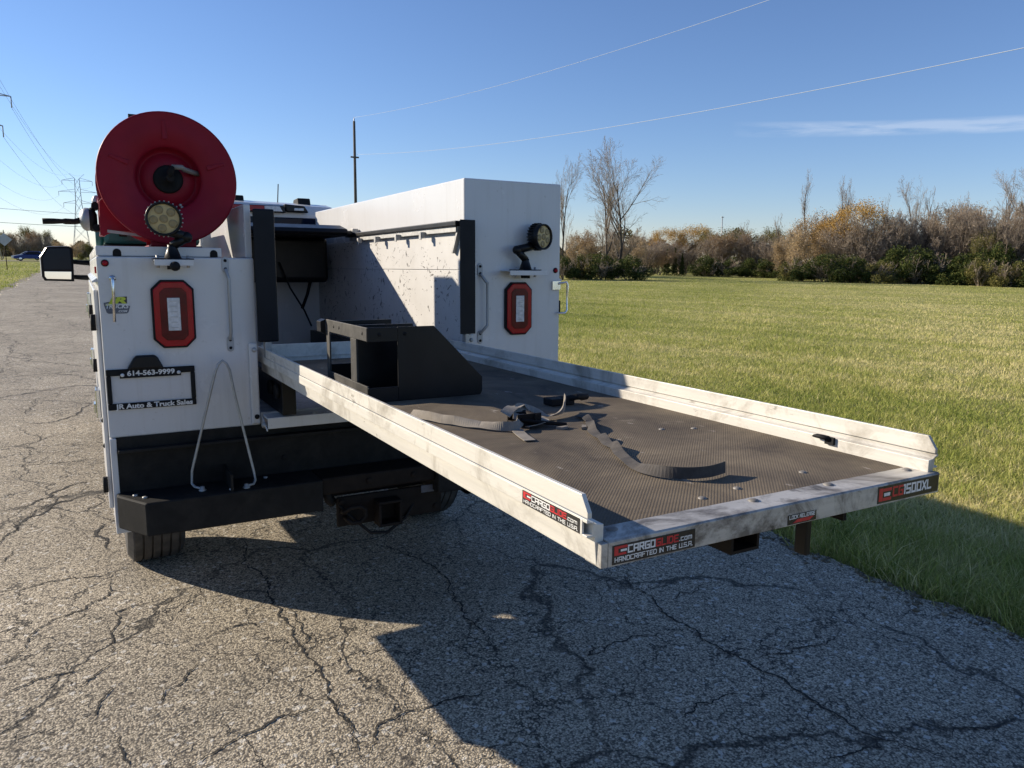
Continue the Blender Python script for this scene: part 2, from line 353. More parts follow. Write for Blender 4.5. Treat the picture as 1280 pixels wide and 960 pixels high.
# ------------------------------------------------------------------ the ground
FZ = -0.045
b = B(); xs = [-1600,-400,-120,-40,-15,-3.7,2.7,15,40,120,400,1600]; ys = [-1600,-400,-60,-15,0,15,40,60,110,200,420,1700]
vs = [(x, y, FZ) for y in ys for x in xs]
b.add(vs, [(j*12+i, j*12+i+1, (j+1)*12+i+1, (j+1)*12+i) for j in range(11) for i in range(11)])
tag(link('ground', mesh_of('ground', b), MAT['field']), kind='structure')
def edge_r(y): return 2.60 + .05*math.sin(y*1.1+.4) + .035*math.sin(y*3.7) + .022*math.sin(y*9.1+1) + .014*math.sin(y*21+2*math.sin(y*5)) + .010*math.sin(y*37)
def edge_l(y): return -3.85 + .10*math.sin(y*.7) + .05*math.sin(y*2.9)
Y = list(np.arange(-14, 12, .05)) + list(np.arange(12, 50, .6)) + list(np.arange(50, 134.1, 4))
vs = []; fs = []
for i, y in enumerate(Y):
    l, r = edge_l(y), edge_r(y)
    vs += [(l, y, -.03), (l+.03, y, 0), (l*.5+r*.5, y, 0), (r-.03, y, 0), (r, y, -.035), (r+.02, y, FZ-.02)]
    if i: fs += [((i-1)*6+k, (i-1)*6+k+1, i*6+k+1, i*6+k) for k in range(5)]
b = B(); b.add(vs, fs); road = tag(link('road', mesh_of('road', b), MAT['asphalt']), kind='structure')
b = B(); b.add([(-160,134,-.001),(200,134,-.001),(200,141,-.001),(-160,141,-.001)], [(0,1,2,3)])
tag(link('cross_road', mesh_of('cross_road', b), MAT['asphalt']), kind='structure')
vs = []; fs = []
for i, y in enumerate(Y):                       # bare earth along both edges of the road
    l, r = edge_l(y), edge_r(y); wl_ = .28 + .12*math.sin(y*1.7) + .1*math.sin(y*.43); wr_ = .14 + .06*math.sin(y*2.3)
    vs += [(l+.02, y, -.034), (l-wl_-.1, y, -.034), (r-.02, y, -.038), (r+wr_, y, -.038)]
    if i: fs += [((i-1)*4+k, (i-1)*4+k+1, i*4+k+1, i*4+k) for k in (0, 2)]
b = B(); b.add(vs, fs); tag(link('verge', mesh_of('verge', b), MAT['dirt']), kind='structure')

# cracks in the road, traced where they run; their inner darkness is painted on flat strips
Z6 = [[(0,300),(120,255),(180,243),(260,240),(340,215)], [(0,545),(60,515),(130,490),(195,478),(270,455)],
 [(0,480),(40,440),(70,395),(120,355),(190,330),(250,300),(275,270),(270,240)], [(280,440),(285,400),(295,360),(290,330),(390,305),(400,290)],
 [(235,600),(245,570),(290,515)], [(390,560),(410,525),(490,465),(500,455)], [(500,400),(590,365),(670,345)],
 [(600,130),(650,230),(670,290),(700,320),(735,370),(745,410),(800,480),(815,540),(850,590),(880,640),(900,690),(912,725)],
 [(715,320),(755,380),(742,420)], [(840,545),(862,600),(900,640)],
 [(440,720),(560,665),(600,640),(680,605),(770,575),(815,550)], [(912,690),(940,620),(965,600),(1050,575),(1130,550),(1240,510)],
 [(960,130),(1010,180),(1080,215),(1120,250),(1130,300),(1160,345),(1220,390),(1240,430),(1270,440)],
 [(0,210),(30,180),(40,175)], [(0,165),(40,130),(90,75),(160,40),(220,0)], [(200,520),(235,490),(290,450)], [(300,640),(310,690),(320,725)], [(560,640),(575,628),(600,622)]]
Z7 = [[(240,220),(300,270),(370,320),(410,355),(470,385),(540,430),(600,465),(660,490),(720,530),(800,580),(860,625),(910,645),(960,655),(1040,680),(1120,695),(1200,690)],
 [(400,300),(420,280),(490,260)], [(410,360),(300,390),(230,430),(190,440),(130,380)], [(590,450),(700,435),(760,415),(820,380)],
 [(910,645),(830,690),(780,700)], [(1100,645),(1150,620),(1240,600)], [(440,600),(460,560),(520,545),(600,540)]]
ZL = [[(0,505),(100,470),(180,430),(260,385)], [(0,660),(150,650),(310,630)], [(0,610),(90,590),(130,560),(60,530)], [(0,910),(40,870),(100,820),(200,770),(290,765)],
 [(0,805),(60,790),(150,760),(250,712),(320,700)], [(0,445),(50,350),(90,260),(130,180),(160,110),(182,60)], [(0,410),(120,410),(230,408)], [(0,295),(120,290),(270,285)], [(60,510),(150,515),(250,490),(290,450)], [(330,840),(345,890),(350,930)]]
TR = [[(x/2, 600+y/2) for x, y in l] for l in Z6] + [[(640+x/2, 600+y/2) for x, y in l] for l in Z7] + [[(x/2.594, 330+y/2.594) for x, y in l] for l in ZL]
def crack(poly, w0, rs):
    r = random.Random(rs); p = [Vector(q) for q in poly]
    for it in range(12):
        q = [p[0]]
        for a, c in zip(p, p[1:]):
            d = (c - a).length
            if d > .018:
                n = Vector((-(c-a).y, (c-a).x, 0)).normalized(); q.append((a+c)/2 + n*r.gauss(0, .11)*d)
            q.append(c)
        if len(q) == len(p): break
        p = q
    vs = []; n = len(p)
    for i, c in enumerate(p):
        t = (p[min(i+1, n-1)] - p[max(i-1, 0)]).normalized(); nn = Vector((-t.y, t.x, 0))
        w = w0*(.35 + .9*r.random())*min(1, .15 + 3*min(i, n-1-i)/n)
        vs += [c + nn*w*r.uniform(.3, .7), c - nn*w*r.uniform(.3, .7)]
    b = B(); b.add([(v.x, v.y, .0028) for v in vs], [(2*i, 2*i+1, 2*i+3, 2*i+2) for i in range(n-1)]); return b
for i, l in enumerate(TR):
    pts = [gp(x, y) for x, y in l]; pts = [q for q in pts if q.x < edge_r(q.y) - .1]
    if len(pts) > 1: link('crack', mesh_of('crack', crack(pts, (.0095 if i < 28 else .02)*(1.25 if i in (7, 18) else 1), i)), MAT['crack_dark'], road)

# ------------------------------------------------------------------ grass
def grass(name, P, H, nb, spread, width, rs, tone0, lean=.5):
    """P: tuft positions (n,3), H: heights"""
    r = np.random.default_rng(rs); n = len(P)*nb
    base = np.repeat(P, nb, 0) + np.c_[r.normal(0, 1, (n, 2))*np.repeat(spread, nb)[:, None], np.zeros(n)]
    h = np.repeat(H, nb)*r.uniform(.45, 1.25, n); a = r.uniform(0, 2*PI, n); la = r.uniform(0, 2*PI, n); ln = h*r.uniform(.1, 1.0, n)*lean*1.4
    w = np.repeat(width, nb)*r.uniform(.6, 1.3, n)
    d = np.c_[np.cos(a), np.sin(a), np.zeros(n)]*w[:, None]*.5
    mid = base + np.c_[np.cos(la)*ln*.35, np.sin(la)*ln*.35, h*.62]; tip = base + np.c_[np.cos(la)*ln, np.sin(la)*ln, h]
    V = np.stack([base-d, base+d, mid+d*.75, mid-d*.75, tip], 1).reshape(-1, 3); i0 = np.arange(n)[:, None]*5
    F = np.concatenate([i0+[0,1,2], i0+[0,2,3], i0+[3,2,4]], 0)
    tone = np.clip(np.repeat(tone0, nb) + r.normal(0, .16, n), 0, 1)
    return np_mesh(name, V, F, np.repeat(tone, 5))
def field_points(n, dmin, dmax, a0, a1, rs, xlim, power=1.0):
    r = np.random.default_rng(rs); d = np.exp(r.uniform(math.log(dmin), math.log(dmax), n)**1.0); a = r.uniform(a0, a1, n)
    x = CAM_LOC.x + np.sin(a)*d; y = CAM_LOC.y + np.cos(a)*d; m = xlim(x, y); return np.c_[x, y, np.full(n, FZ)][m], d[m]
def patch(x, y):
    return (.5 + .22*np.sin(x*.55+1.3*np.sin(y*.31)) * np.sin(y*.47+.8) + .18*np.sin(x*.17-y*.21) + .10*np.sin(x*1.9+y*1.3))
er = np.vectorize(edge_r); elf = np.vectorize(edge_l)
AC = math.atan2(FWD.x, FWD.y)
P, d = field_points(165000, 2.2, 78, AC-.2, AC+.75, 3, lambda x, y: (x > er(y)+.02) & (y < 90))
tn = np.clip(.52 + (patch(P[:,0], P[:,1])-.5)*.8 + .16*np.sin(P[:,0]*5.1+2*np.sin(P[:,1]*2.7))*np.sin(P[:,1]*4.3+1.5*np.sin(P[:,0]*1.9)) + .05 + np.clip((d-9)/40, 0, .12), 0, 1)
H = np.clip(.056 + .02*np.sin(P[:,0]*1.3)*np.sin(P[:,1]*1.1), .035, .10)*np.clip(1 - (d-10)/90, .6, 1)
nearedge = (P[:,0] - er(P[:,1])) < .8
H = np.where(nearedge, H*1.35, H)
me = grass('grass', P, H, 4, .03 + d*.004, .0028 + d*.00042, 5, tn, 1.0)
g = link('grass', me, MAT['grass_blades']); tag(g, 'mown yellowish green grass covering the field beside the road', 'grass', kind='stuff')
P, d = field_points(9000, 18, 120, -.32, -.02, 9, lambda x, y: (x < elf(y)-.2) & (y < 130))
me = grass('grass', P, np.full(len(P), .11), 4, .03+d*.004, .004+d*.00055, 6, np.clip(.5+(patch(P[:,0],P[:,1])-.5)*.6, 0, 1), .7)
tag(link('grass', me, MAT['grass_blades']), 'strip of short green grass on the left verge below the diamond sign', 'grass', kind='stuff')
# long stalks leaning over the edge of the tarmac
r_ = np.random.default_rng(21); yy = r_.uniform(-3.2, 6, 2600); xx = er(yy) + np.abs(r_.normal(0, .22, 2600)) - .03
me = grass('long_grass', np.c_[xx, yy, np.full(2600, FZ)], r_.uniform(.06, .19, 2600), 5, np.full(2600, .03), np.full(2600, .005), 22, np.clip(r_.normal(.55, .25, 2600), 0, 1), 1.1)
r_ = np.random.default_rng(23)
tag(link('long_grass', me, MAT['grass_blades']), 'longer uncut grass leaning over the ragged edge of the road', 'grass', kind='stuff')
r_ = np.random.default_rng(29); n = 1500; yy = r_.uniform(-2.6, 8, n); xx = er(yy) - np.abs(r_.normal(0, .09, n)) + .02
V = np.c_[xx, yy, np.where(xx < er(yy)-.03, .004, -.03)]; sz = r_.uniform(.004, .013, n); o8 = np.array([(x, y, z) for z in (-.6, .7) for x, y in ((-1,-1),(1,-1),(1,1),(-1,1))])
G = (V[:, None, :] + o8[None]*sz[:, None, None]*r_.uniform(.5, 1.1, (n, 8, 1))).reshape(-1, 3); q6 = np.array([(0,3,2,1),(4,5,6,7),(0,1,5,4),(1,2,6,5),(2,3,7,6),(3,0,4,7)])
tag(link('gravel', np_mesh('gravel', G, (np.arange(n)[:, None, None]*8 + q6[None]).reshape(-1, 4)), MAT['dirt']), 'loose crumbs of stone along the broken road edge', 'gravel', kind='stuff')
r_ = np.random.default_rng(33); n = 420                          # dry clumps on the field
xx = r_.uniform(3, 30, n); yy = r_.uniform(-2, 30, n)
me = grass('dry_grass', np.c_[xx, yy, np.full(n, FZ)], r_.uniform(.1, .2, n), 14, np.full(n, .07), np.full(n, .007), 34, np.clip(r_.normal(.75, .2, n), 0, 1), 1.0)
tag(link('dry_grass', me, MAT['grass_blades']), 'scattered dry straw coloured clumps standing in the green field', 'grass', kind='stuff')

# ------------------------------------------------------------------ trees
def grow(rs, H, stems=1, levels=4, kids=(9, 6, 5, 4), ang=(.45, .6, .7, .8), ratio=(.55, .5, .5, .5), r0=.14, up=.25, first=.22, stem_spread=.3, wander=.12):
    r = random.Random(rs); segs = []
    def br(p, d, L, rad, lev):
        n = 6 if lev == 0 else (4 if lev == 1 else (3 if lev == 2 else 2)); pts = [p]; dd = d.copy()
        for i in range(n):
            dd = (dd + Vector((r.gauss(0, wander), r.gauss(0, wander), r.gauss(0, wander*.6) + up*(.35 if lev else .1)))).normalized()
            pts.append(pts[-1] + dd*L/n)
        for i in range(n):
            ra, rb = rad*(1-.82*i/n), rad*(1-.82*(i+1)/n); segs.append((pts[i], pts[i+1], ra, rb, lev))
        if lev >= levels-1: return
        k = kids[lev]
        for j in range(k):
            f = (first if lev == 0 else .2) + (1-(first if lev == 0 else .2))*(j+r.random()*.9)/k; f = min(f, .98)
            i = min(int(f*n), n-1); q = pts[i].lerp(pts[i+1], f*n-i); t = (pts[i+1]-pts[i]).normalized()
            o = t.orthogonal().normalized(); o = Matrix.Rotation(r.uniform(0, 2*PI), 3, t) @ o
            a = ang[lev]*r.uniform(.6, 1.3); nd = (t*math.cos(a) + o*math.sin(a)).normalized()
            br(q, nd, L*ratio[lev]*(1.15-.55*f)*r.uniform(.7, 1.25), max(rad*(1-.8*f)*.55, .006), lev+1)
    for s in range(stems):
        a = r.uniform(0, 2*PI); sp = stem_spread*r.uniform(.2, 1) if stems > 1 else stem_spread*.15
        br(Vector((math.cos(a)*.25*(stems > 1)*r.random(), math.sin(a)*.25*(stems > 1)*r.random(), -.1)), Vector((math.cos(a)*sp, math.sin(a)*sp, 1)).normalized(), H*(.74 if stems == 1 else r.uniform(.5, .75)), r0, 0)
    return segs
def seg_mesh(name, segs, rs, minr=.0):
    r = np.random.default_rng(rs); n = len(segs)
    A = np.array([s[0] for s in segs]); Bq = np.array([s[1] for s in segs]); ra = np.maximum(np.array([s[2] for s in segs]), minr); rb = np.maximum(np.array([s[3] for s in segs]), minr*.7)
    T = Bq - A; T /= np.linalg.norm(T, axis=1)[:, None]+1e-9; U = np.cross(T, np.where(np.abs(T[:, 2:3]) > .9, [[1., 0, 0]], [[0, 0, 1.]])); U /= np.linalg.norm(U, axis=1)[:, None]; W = np.cross(T, U)
    ks = 4; V = []
    for P, R in ((A, ra), (Bq, rb)):
        for k in range(ks):
            a = 2*PI*k/ks; V.append(P + (U*math.cos(a) + W*math.sin(a))*R[:, None])
    V = np.stack(V, 1).reshape(-1, 3); i0 = np.arange(n)[:, None]*8
    F = np.concatenate([i0+[k, (k+1) % 4, 4+(k+1) % 4, 4+k] for k in range(4)], 0)
    return np_mesh(name, V, F, np.repeat(np.clip(r.normal(.5, .22, n), 0, 1), 8))
def leaf_mesh(name, C, size, rs, tone_z=None):
    r = np.random.default_rng(rs); n = len(C); u = r.normal(0, 1, (n, 3)); u /= np.linalg.norm(u, axis=1)[:, None]; w = np.cross(u, r.normal(0, 1, (n, 3))); w /= np.linalg.norm(w, axis=1)[:, None]
    s = size*r.uniform(.5, 1.4, n)[:, None]
    V = np.stack([C-u*s, C+w*s*.55, C+u*s, C-w*s*.55], 1).reshape(-1, 3)
    t = r.normal(.5, .2, n) if tone_z is None else np.clip(tone_z + r.normal(0, .18, n), 0, 1)
    return np_mesh(name, V, np.arange(4*n).reshape(-1, 4), np.repeat(np.clip(t, 0, 1), 4))
def clumps(segs, lev, n, sig, rs, flat=1.0):
    r = np.random.default_rng(rs); E = np.array([s[1] for s in segs if s[4] >= lev]); i = r.integers(0, len(E), n)
    return E[i] + r.normal(0, sig, (n, 3))*[1, 1, flat], r
PROTO = {}
def bare(key, rs, H, minr, **kw):
    s = grow(rs, H, **kw); tr = [q for q in s if q[4] <= 1]; tw_ = [q for q in s if q[4] > 1]
    PROTO[key] = [('trunk', seg_mesh('trunk', tr, rs, minr), 'bark'), ('crown', seg_mesh('crown', tw_, rs+1, minr), 'twigs')]
    return s
bare('tall', 3, 10, .0045, levels=5, kids=(12, 8, 6, 5), ang=(.62, .6, .65, .7), ratio=(.62, .55, .5, .5), r0=.19, up=.22, first=.2)
bare('tall2', 8, 10, .0045, levels=5, kids=(11, 8, 6, 5), ang=(.5, .6, .65, .7), ratio=(.62, .52, .5, .5), r0=.17, up=.28, first=.14)
bare('poplar', 14, 10, .0038, levels=4, kids=(16, 6, 4), ang=(.3, .4, .5), ratio=(.32, .45, .5), r0=.10, up=.5, first=.15)
for i, rs in enumerate((31, 47, 52)):
    bare('thicket%d' % i, rs, 6, .009, stems=11, levels=4, kids=(9, 7, 6), ang=(.5, .6, .7), ratio=(.5, .5, .5), r0=.05, up=.25, first=.15, stem_spread=.55)
def leafy(key, rs, H, mat, n, sig, size, lev=2, flat=.8, stems=1, zt=.0, **kw):
    s = grow(rs, H, stems=stems, **kw); C, r = clumps(s, lev, n, sig, rs, flat); C = C[C[:, 2] > .05]
    lump = .5 + .3*np.sin(C[:,0]*2.3+rs)*np.sin(C[:,1]*2.1)*np.sin(C[:,2]*2.6) + zt*(C[:,2]/H-.6)
    PROTO[key] = [('trunk', seg_mesh('trunk', s, rs, .014), 'twigs'), ('crown', leaf_mesh('crown', C, size, rs+2, lump), mat)]
leafy('tan', 66, 6, 'autumn_tan', 9000, .26, .05, stems=5, levels=4, kids=(8, 6, 4), r0=.07, up=.2, stem_spread=.6)
leafy('rust', 71, 6, 'autumn_rust', 9000, .28, .055, stems=4, levels=4, kids=(8, 6, 4), r0=.07, up=.2, stem_spread=.5)
leafy('olive', 76, 6, 'olive', 9500, .28, .058, stems=3, levels=4, kids=(9, 6, 4), r0=.09, up=.2, stem_spread=.45)
def dome(key, rs, H, mat, n=11000):
    s = grow(rs, H, levels=4, kids=(9, 6, 4), r0=.12, ratio=(.62, .5, .5), up=.15, ang=(.8, .6, .7)); r = np.random.default_rng(rs)
    K = 60; a = r.uniform(0, 2*PI, K); ph = r.uniform(-.25, 1, K); q = np.sqrt(np.clip(1-ph**2, 0, 1)); cc = np.c_[np.cos(a)*q*H*.40, np.sin(a)*q*H*.40, H*.62 + ph*H*.30]
    k = r.integers(0, K, n); C = cc[k] + r.normal(0, H*.052, (n, 3))
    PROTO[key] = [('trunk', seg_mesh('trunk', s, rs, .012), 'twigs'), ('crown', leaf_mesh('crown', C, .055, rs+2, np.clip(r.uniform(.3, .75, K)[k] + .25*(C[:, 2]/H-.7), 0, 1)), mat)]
dome('gold', 61, 6, 'autumn_gold')
def shrub(key, rs, mat, n=9000):
    s = grow(rs, 2.6, stems=12, levels=3, kids=(7, 5), r0=.03, up=.1, stem_spread=1.1, first=.1); r = np.random.default_rng(rs)
    K = 34; cc = np.c_[r.uniform(-1.5, 1.5, K), r.uniform(-1.1, 1.1, K), r.uniform(.2, 1.0, K)]; cc[:, 2] *= 1.9*np.clip(1.15 - np.abs(cc[:,0])/2.2, .35, 1)
    k = r.integers(0, K, n); v = r.normal(0, 1, (n, 3)); v /= np.linalg.norm(v, axis=1)[:, None]; C = cc[k] + v*(r.uniform(.25, .5, K)[k]*r.uniform(.55, 1.05, n))[:, None]; C = C[C[:, 2] > .02]; k = k[:len(C)]
    tz = r.uniform(.25, .75, K)[k[:len(C)]]
    PROTO[key] = [('trunk', seg_mesh('trunk', s, rs, .012), 'twigs'), ('crown', leaf_mesh('crown', C, .058, rs+2, tz), mat)]
shrub('ever0', 81, 'evergreen'); shrub('ever1', 82, 'evergreen'); shrub('ever2', 83, 'evergreen'); shrub('oliveshrub', 84, 'olive', 7500)
s = []; r_ = np.random.default_rng(90)                            # a small conifer
C = []
for i in range(2600):
    z = r_.uniform(.03, 1)**.9; a = r_.uniform(0, 2*PI); q = (1-z)*1.0*r_.uniform(.3, 1)*(.75+.25*math.sin(z*34)); C.append((math.cos(a)*q, math.sin(a)*q, z*4 - .25*q))
PROTO['conifer'] = [('trunk', seg_mesh('trunk', [(Vector((0,0,-.1)), Vector((0,0,3.8)), .07, .02, 0)], 1), 'bark'), ('crown', leaf_mesh('crown', np.array(C), .09, 91), 'evergreen')]
for k, parts in PROTO.items():
    for nm, me, mt in parts: me.materials.append(MAT[mt])
KIND = {
 'tall': ('bare_tree', 'tall leafless tree with spreading grey branches above dark shrubs', 'tree', 'tall bare trees by the dark shrubs'),
 'tall2': ('bare_tree', 'leafless tree with steep upright branches rising from the hedgerow', 'tree', 'upright bare trees'),
 'poplar': ('slender_tree', 'slender leafless tree showing thin against the sky above the thicket', 'tree', 'slender bare trees above the thicket'),
 'thicket': ('thicket_bush', 'grey brown leafless thicket bush in the hedgerow across the field', 'bush', 'leafless thicket bushes across the field'),
 'gold': ('autumn_tree', 'golden orange autumn tree with a rounded crown above the hedgerow', 'tree', 'golden autumn trees'),
 'tan': ('autumn_tree', 'pale tan autumn tree thinning out in the hedgerow', 'tree', 'tan autumn trees'),
 'rust': ('autumn_tree', 'rusty brown autumn tree in the hedgerow beyond the field', 'tree', 'rusty autumn trees'),
 'olive': ('olive_tree', 'dull green tree turning yellow in the far hedgerow', 'tree', 'dull green hedgerow trees'),
 'ever': ('evergreen_shrub', 'low dark evergreen shrub along the far edge of the field', 'shrub', 'dark evergreen shrubs'),
 'oliveshrub': ('olive_shrub', 'low yellowish green shrub along the far edge of the field', 'shrub', 'yellowish green shrubs'),
 'conifer': ('conifer', 'small dark conifer among rusty bushes beyond the field', 'conifer', 'small dark conifers')}
SHORT = {'tall': 'tall spreading leafless tree', 'tall2': 'upright leafless tree', 'poplar': 'slender leafless tree against the sky', 'thicket': 'grey brown leafless bush', 'gold': 'golden orange autumn tree', 'tan': 'pale tan autumn tree',
 'rust': 'rusty brown autumn tree', 'olive': 'dull green hedgerow tree', 'ever': 'low dark evergreen shrub', 'oliveshrub': 'low yellowish green shrub', 'conifer': 'small dark pointed conifer'}
PH = {'tall': 10, 'tall2': 10, 'poplar': 10, 'thicket': 6, 'gold': 6, 'tan': 6, 'rust': 6, 'olive': 6, 'ever': 2.3, 'oliveshrub': 2.3, 'conifer': 4}
for key, parts in PROTO.items():                # true heights of the prototypes
    PH[key] = max(v.co.z for nm, me, mt in parts for v in me.vertices)
def plant(key, x, dist, hpx, wpx=None, rot=None, label=None, group=None):
    kk = key.rstrip('0123456789') if key not in KIND else key
    nm, lb, ct, gr = KIND[kk]
    p = sight(x, dist); h = hpx*dist*.93/945.93; s = h/PH[key]
    o = bpy.data.objects.new(nm, None); COL.objects.link(o); o.location = (p.x, p.y, FZ); o.empty_display_size = .2
    o.rotation_euler = (0, 0, random.uniform(0, 6.28) if rot is None else rot); sw = s
    if wpx:
        w0 = max(max(v.co.x for v in parts_v) - min(v.co.x for v in parts_v) for parts_v in [PROTO[key][1][1].vertices]); sw = wpx*dist*.93/945.93/w0
    o.scale = (sw, sw, s)
    if not label:
        zone = 'near the tall bare trees' if x < 815 else 'beside the small dark conifers' if x < 880 else 'in the low stretch of hedgerow before the tan trees' if x < 982 else 'around the big golden tree' if x < 1100 else 'along the wide grey thicket past the golden tree'
        lb = SHORT[kk] + ' ' + zone; gr = gr + ' ' + zone
    tag(o, label or lb, ct, group or gr)
    for pn, me, mt in PROTO[key]:
        c = bpy.data.objects.new(pn, me); COL.objects.link(c); c.parent = o
    return o
# the hedgerow: (prototype, picture column, distance, height in px, width in px)
ROW = [
 ('tall', 772, 66, 172, 118), ('tall2', 758, 67, 160, 92), ('tall2', 703, 64, 152, 70),
 ('ever0', 716, 62, 34, 50), ('ever1', 752, 62, 34, 60), ('ever2', 786, 62, 32, 62), ('oliveshrub', 738, 61.5, 30, 44), ('ever1', 704, 60, 32, 40),
 ('rust', 738, 76, 62, 50), ('tan', 722, 74, 55, 50), ('tan', 792, 80, 55, 46), ('thicket0', 770, 72, 66, 70), ('thicket1', 805, 84, 50, 60),
 ('gold', 834, 96, 58, 58), ('gold', 868, 98, 62, 60), ('rust', 852, 95, 46, 60), ('thicket2', 820, 90, 44, 66), ('thicket0', 856, 90, 42, 60),
 ('rust', 824, 84, 34, 46), ('conifer', 834, 83, 33, 14), ('conifer', 844, 84, 34, 13), ('conifer', 853, 83, 28, 12),
 ('ever2', 884, 82, 27, 44), ('ever0', 908, 82, 26, 50), ('ever1', 938, 82, 24, 50), ('ever2', 966, 81, 22, 50),
 ('olive', 905, 92, 60, 56), ('olive', 932, 94, 58, 60), ('rust', 918, 88, 58, 56), ('thicket1', 940, 88, 56, 70), ('olive', 966, 90, 62, 50), ('thicket0', 962, 86, 54, 60), ('poplar', 944, 92, 66, 26), ('thicket2', 890, 88, 50, 60), ('tan', 984, 80, 58, 40),
 ('tan', 1000, 75, 70, 62), ('tan', 1022, 78, 80, 66), ('gold', 1074, 75.6, 91, 84), ('thicket0', 1050, 74, 78, 84), ('thicket1', 1085, 73, 76, 80), ('gold', 1040, 77, 74, 60),
 ('poplar', 1016, 82, 122, 26), ('poplar', 1034, 83, 112, 22), ('poplar', 1050, 83, 108, 24), ('poplar', 1062, 84, 105, 20), ('poplar', 980, 84, 72, 20),
 ('thicket2', 1115, 74, 74, 80), ('thicket0', 1140, 76, 82, 84), ('thicket1', 1170, 75, 84, 84), ('thicket2', 1198, 76, 86, 84), ('thicket0', 1224, 75, 84, 80), ('thicket1', 1252, 74, 86, 84), ('thicket2', 1282, 74, 92, 84), ('thicket0', 1310, 74, 92, 84),
 ('tall2', 1140, 80, 112, 52), ('poplar', 1118, 82, 92, 22), ('poplar', 1236, 80, 104, 26), ('poplar', 1250, 82, 112, 24), ('tall', 1280, 78, 138, 84), ('rust', 1178, 79, 86, 66), ('rust', 1204, 80, 88, 50), ('tan', 1228, 79, 84, 44), ('tan', 1160, 79, 70, 50), ('poplar', 1205, 82, 92, 20), ('poplar', 1165, 82, 98, 22),
 ('ever0', 1002, 70, 30, 50), ('ever1', 1032, 69.5, 34, 62), ('ever2', 1062, 69.5, 34, 60), ('ever0', 1088, 70, 28, 50), ('oliveshrub', 1098, 69, 27, 40), ('ever1', 1122, 71, 44, 64), ('ever2', 1150, 71, 40, 64), ('ever0', 1180, 71, 36, 66), ('ever1', 1208, 71, 36, 60), ('oliveshrub', 1228, 69, 32, 36), ('ever2', 1248, 71, 48, 56), ('oliveshrub', 1262, 69, 28, 44), ('ever0', 1290, 69, 30, 50), ('oliveshrub', 992, 69.5, 22, 36), ('ever1', 1320, 70, 34, 60), ('olive', 1232, 72, 62, 34)]
for k_, x_, d_, h_, w_ in ROW: plant(k_, x_, d_, h_*(1.10 if x_ > 970 and 'ever' not in k_ and 'shrub' not in k_ else 1.05), w_*1.08)
# the wood beyond, a single mass
r_ = np.random.default_rng(77); C = []; n = 26000
for i in range(n):
    x = r_.uniform(675, 1330); d = r_.uniform(98, 112); p = sight(x, d); hh = (4.0 + 1.1*math.sin(x*.05) + .7*math.sin(x*.13+1))*r_.uniform(0, 1)**.7; C.append((p.x, p.y, hh))
o = link('woodland', leaf_mesh('woodland', np.array(C), .22, 78), MAT['far_leaf']); tag(o, 'brown and olive woodland filling the gaps behind the hedgerow', 'woodland', kind='stuff')
# left: trees and scrub beyond the cross road
for key, x, d, h, w in (('olive', 4, 176, 32, 30), ('rust', 18, 178, 33, 30), ('olive', 36, 180, 40, 28), ('rust', 48, 176, 36, 24), ('olive', 60, 178, 36, 22), ('tan', 72, 182, 24, 20), ('olive', -14, 176, 34, 34), ('tan', 100, 150, 26, 22), ('oliveshrub', 110, 148, 24, 20), ('thicket1', 28, 174, 30, 40), ('thicket2', 58, 174, 30, 30)):
    plant(key, x, d, h*.96, w, label={'olive': 'dull green tree beyond the parked cars across the junction', 'rust': 'brown autumn tree beyond the parked cars across the junction', 'tan': 'pale tan tree by the transmission tower across the junction', 'oliveshrub': 'olive shrub at the junction beside the truck mirror', 'thicket': 'leafless thicket beyond the parked cars across the junction'}[key.rstrip('012')], group=key.rstrip('012') + ' growth beyond the junction')
r_ = np.random.default_rng(79); C = []
for i in range(9000):
    x = r_.uniform(-30, 150); p = sight(x, r_.uniform(230, 260)); C.append((p.x, p.y, (3.2+math.sin(x*.2))*r_.uniform(0, 1)))
tag(link('woodland', leaf_mesh('woodland', np.array(C), .4, 80), MAT['far_leaf']), 'low hazy line of woods on the horizon past the junction', 'woodland', kind='stuff')

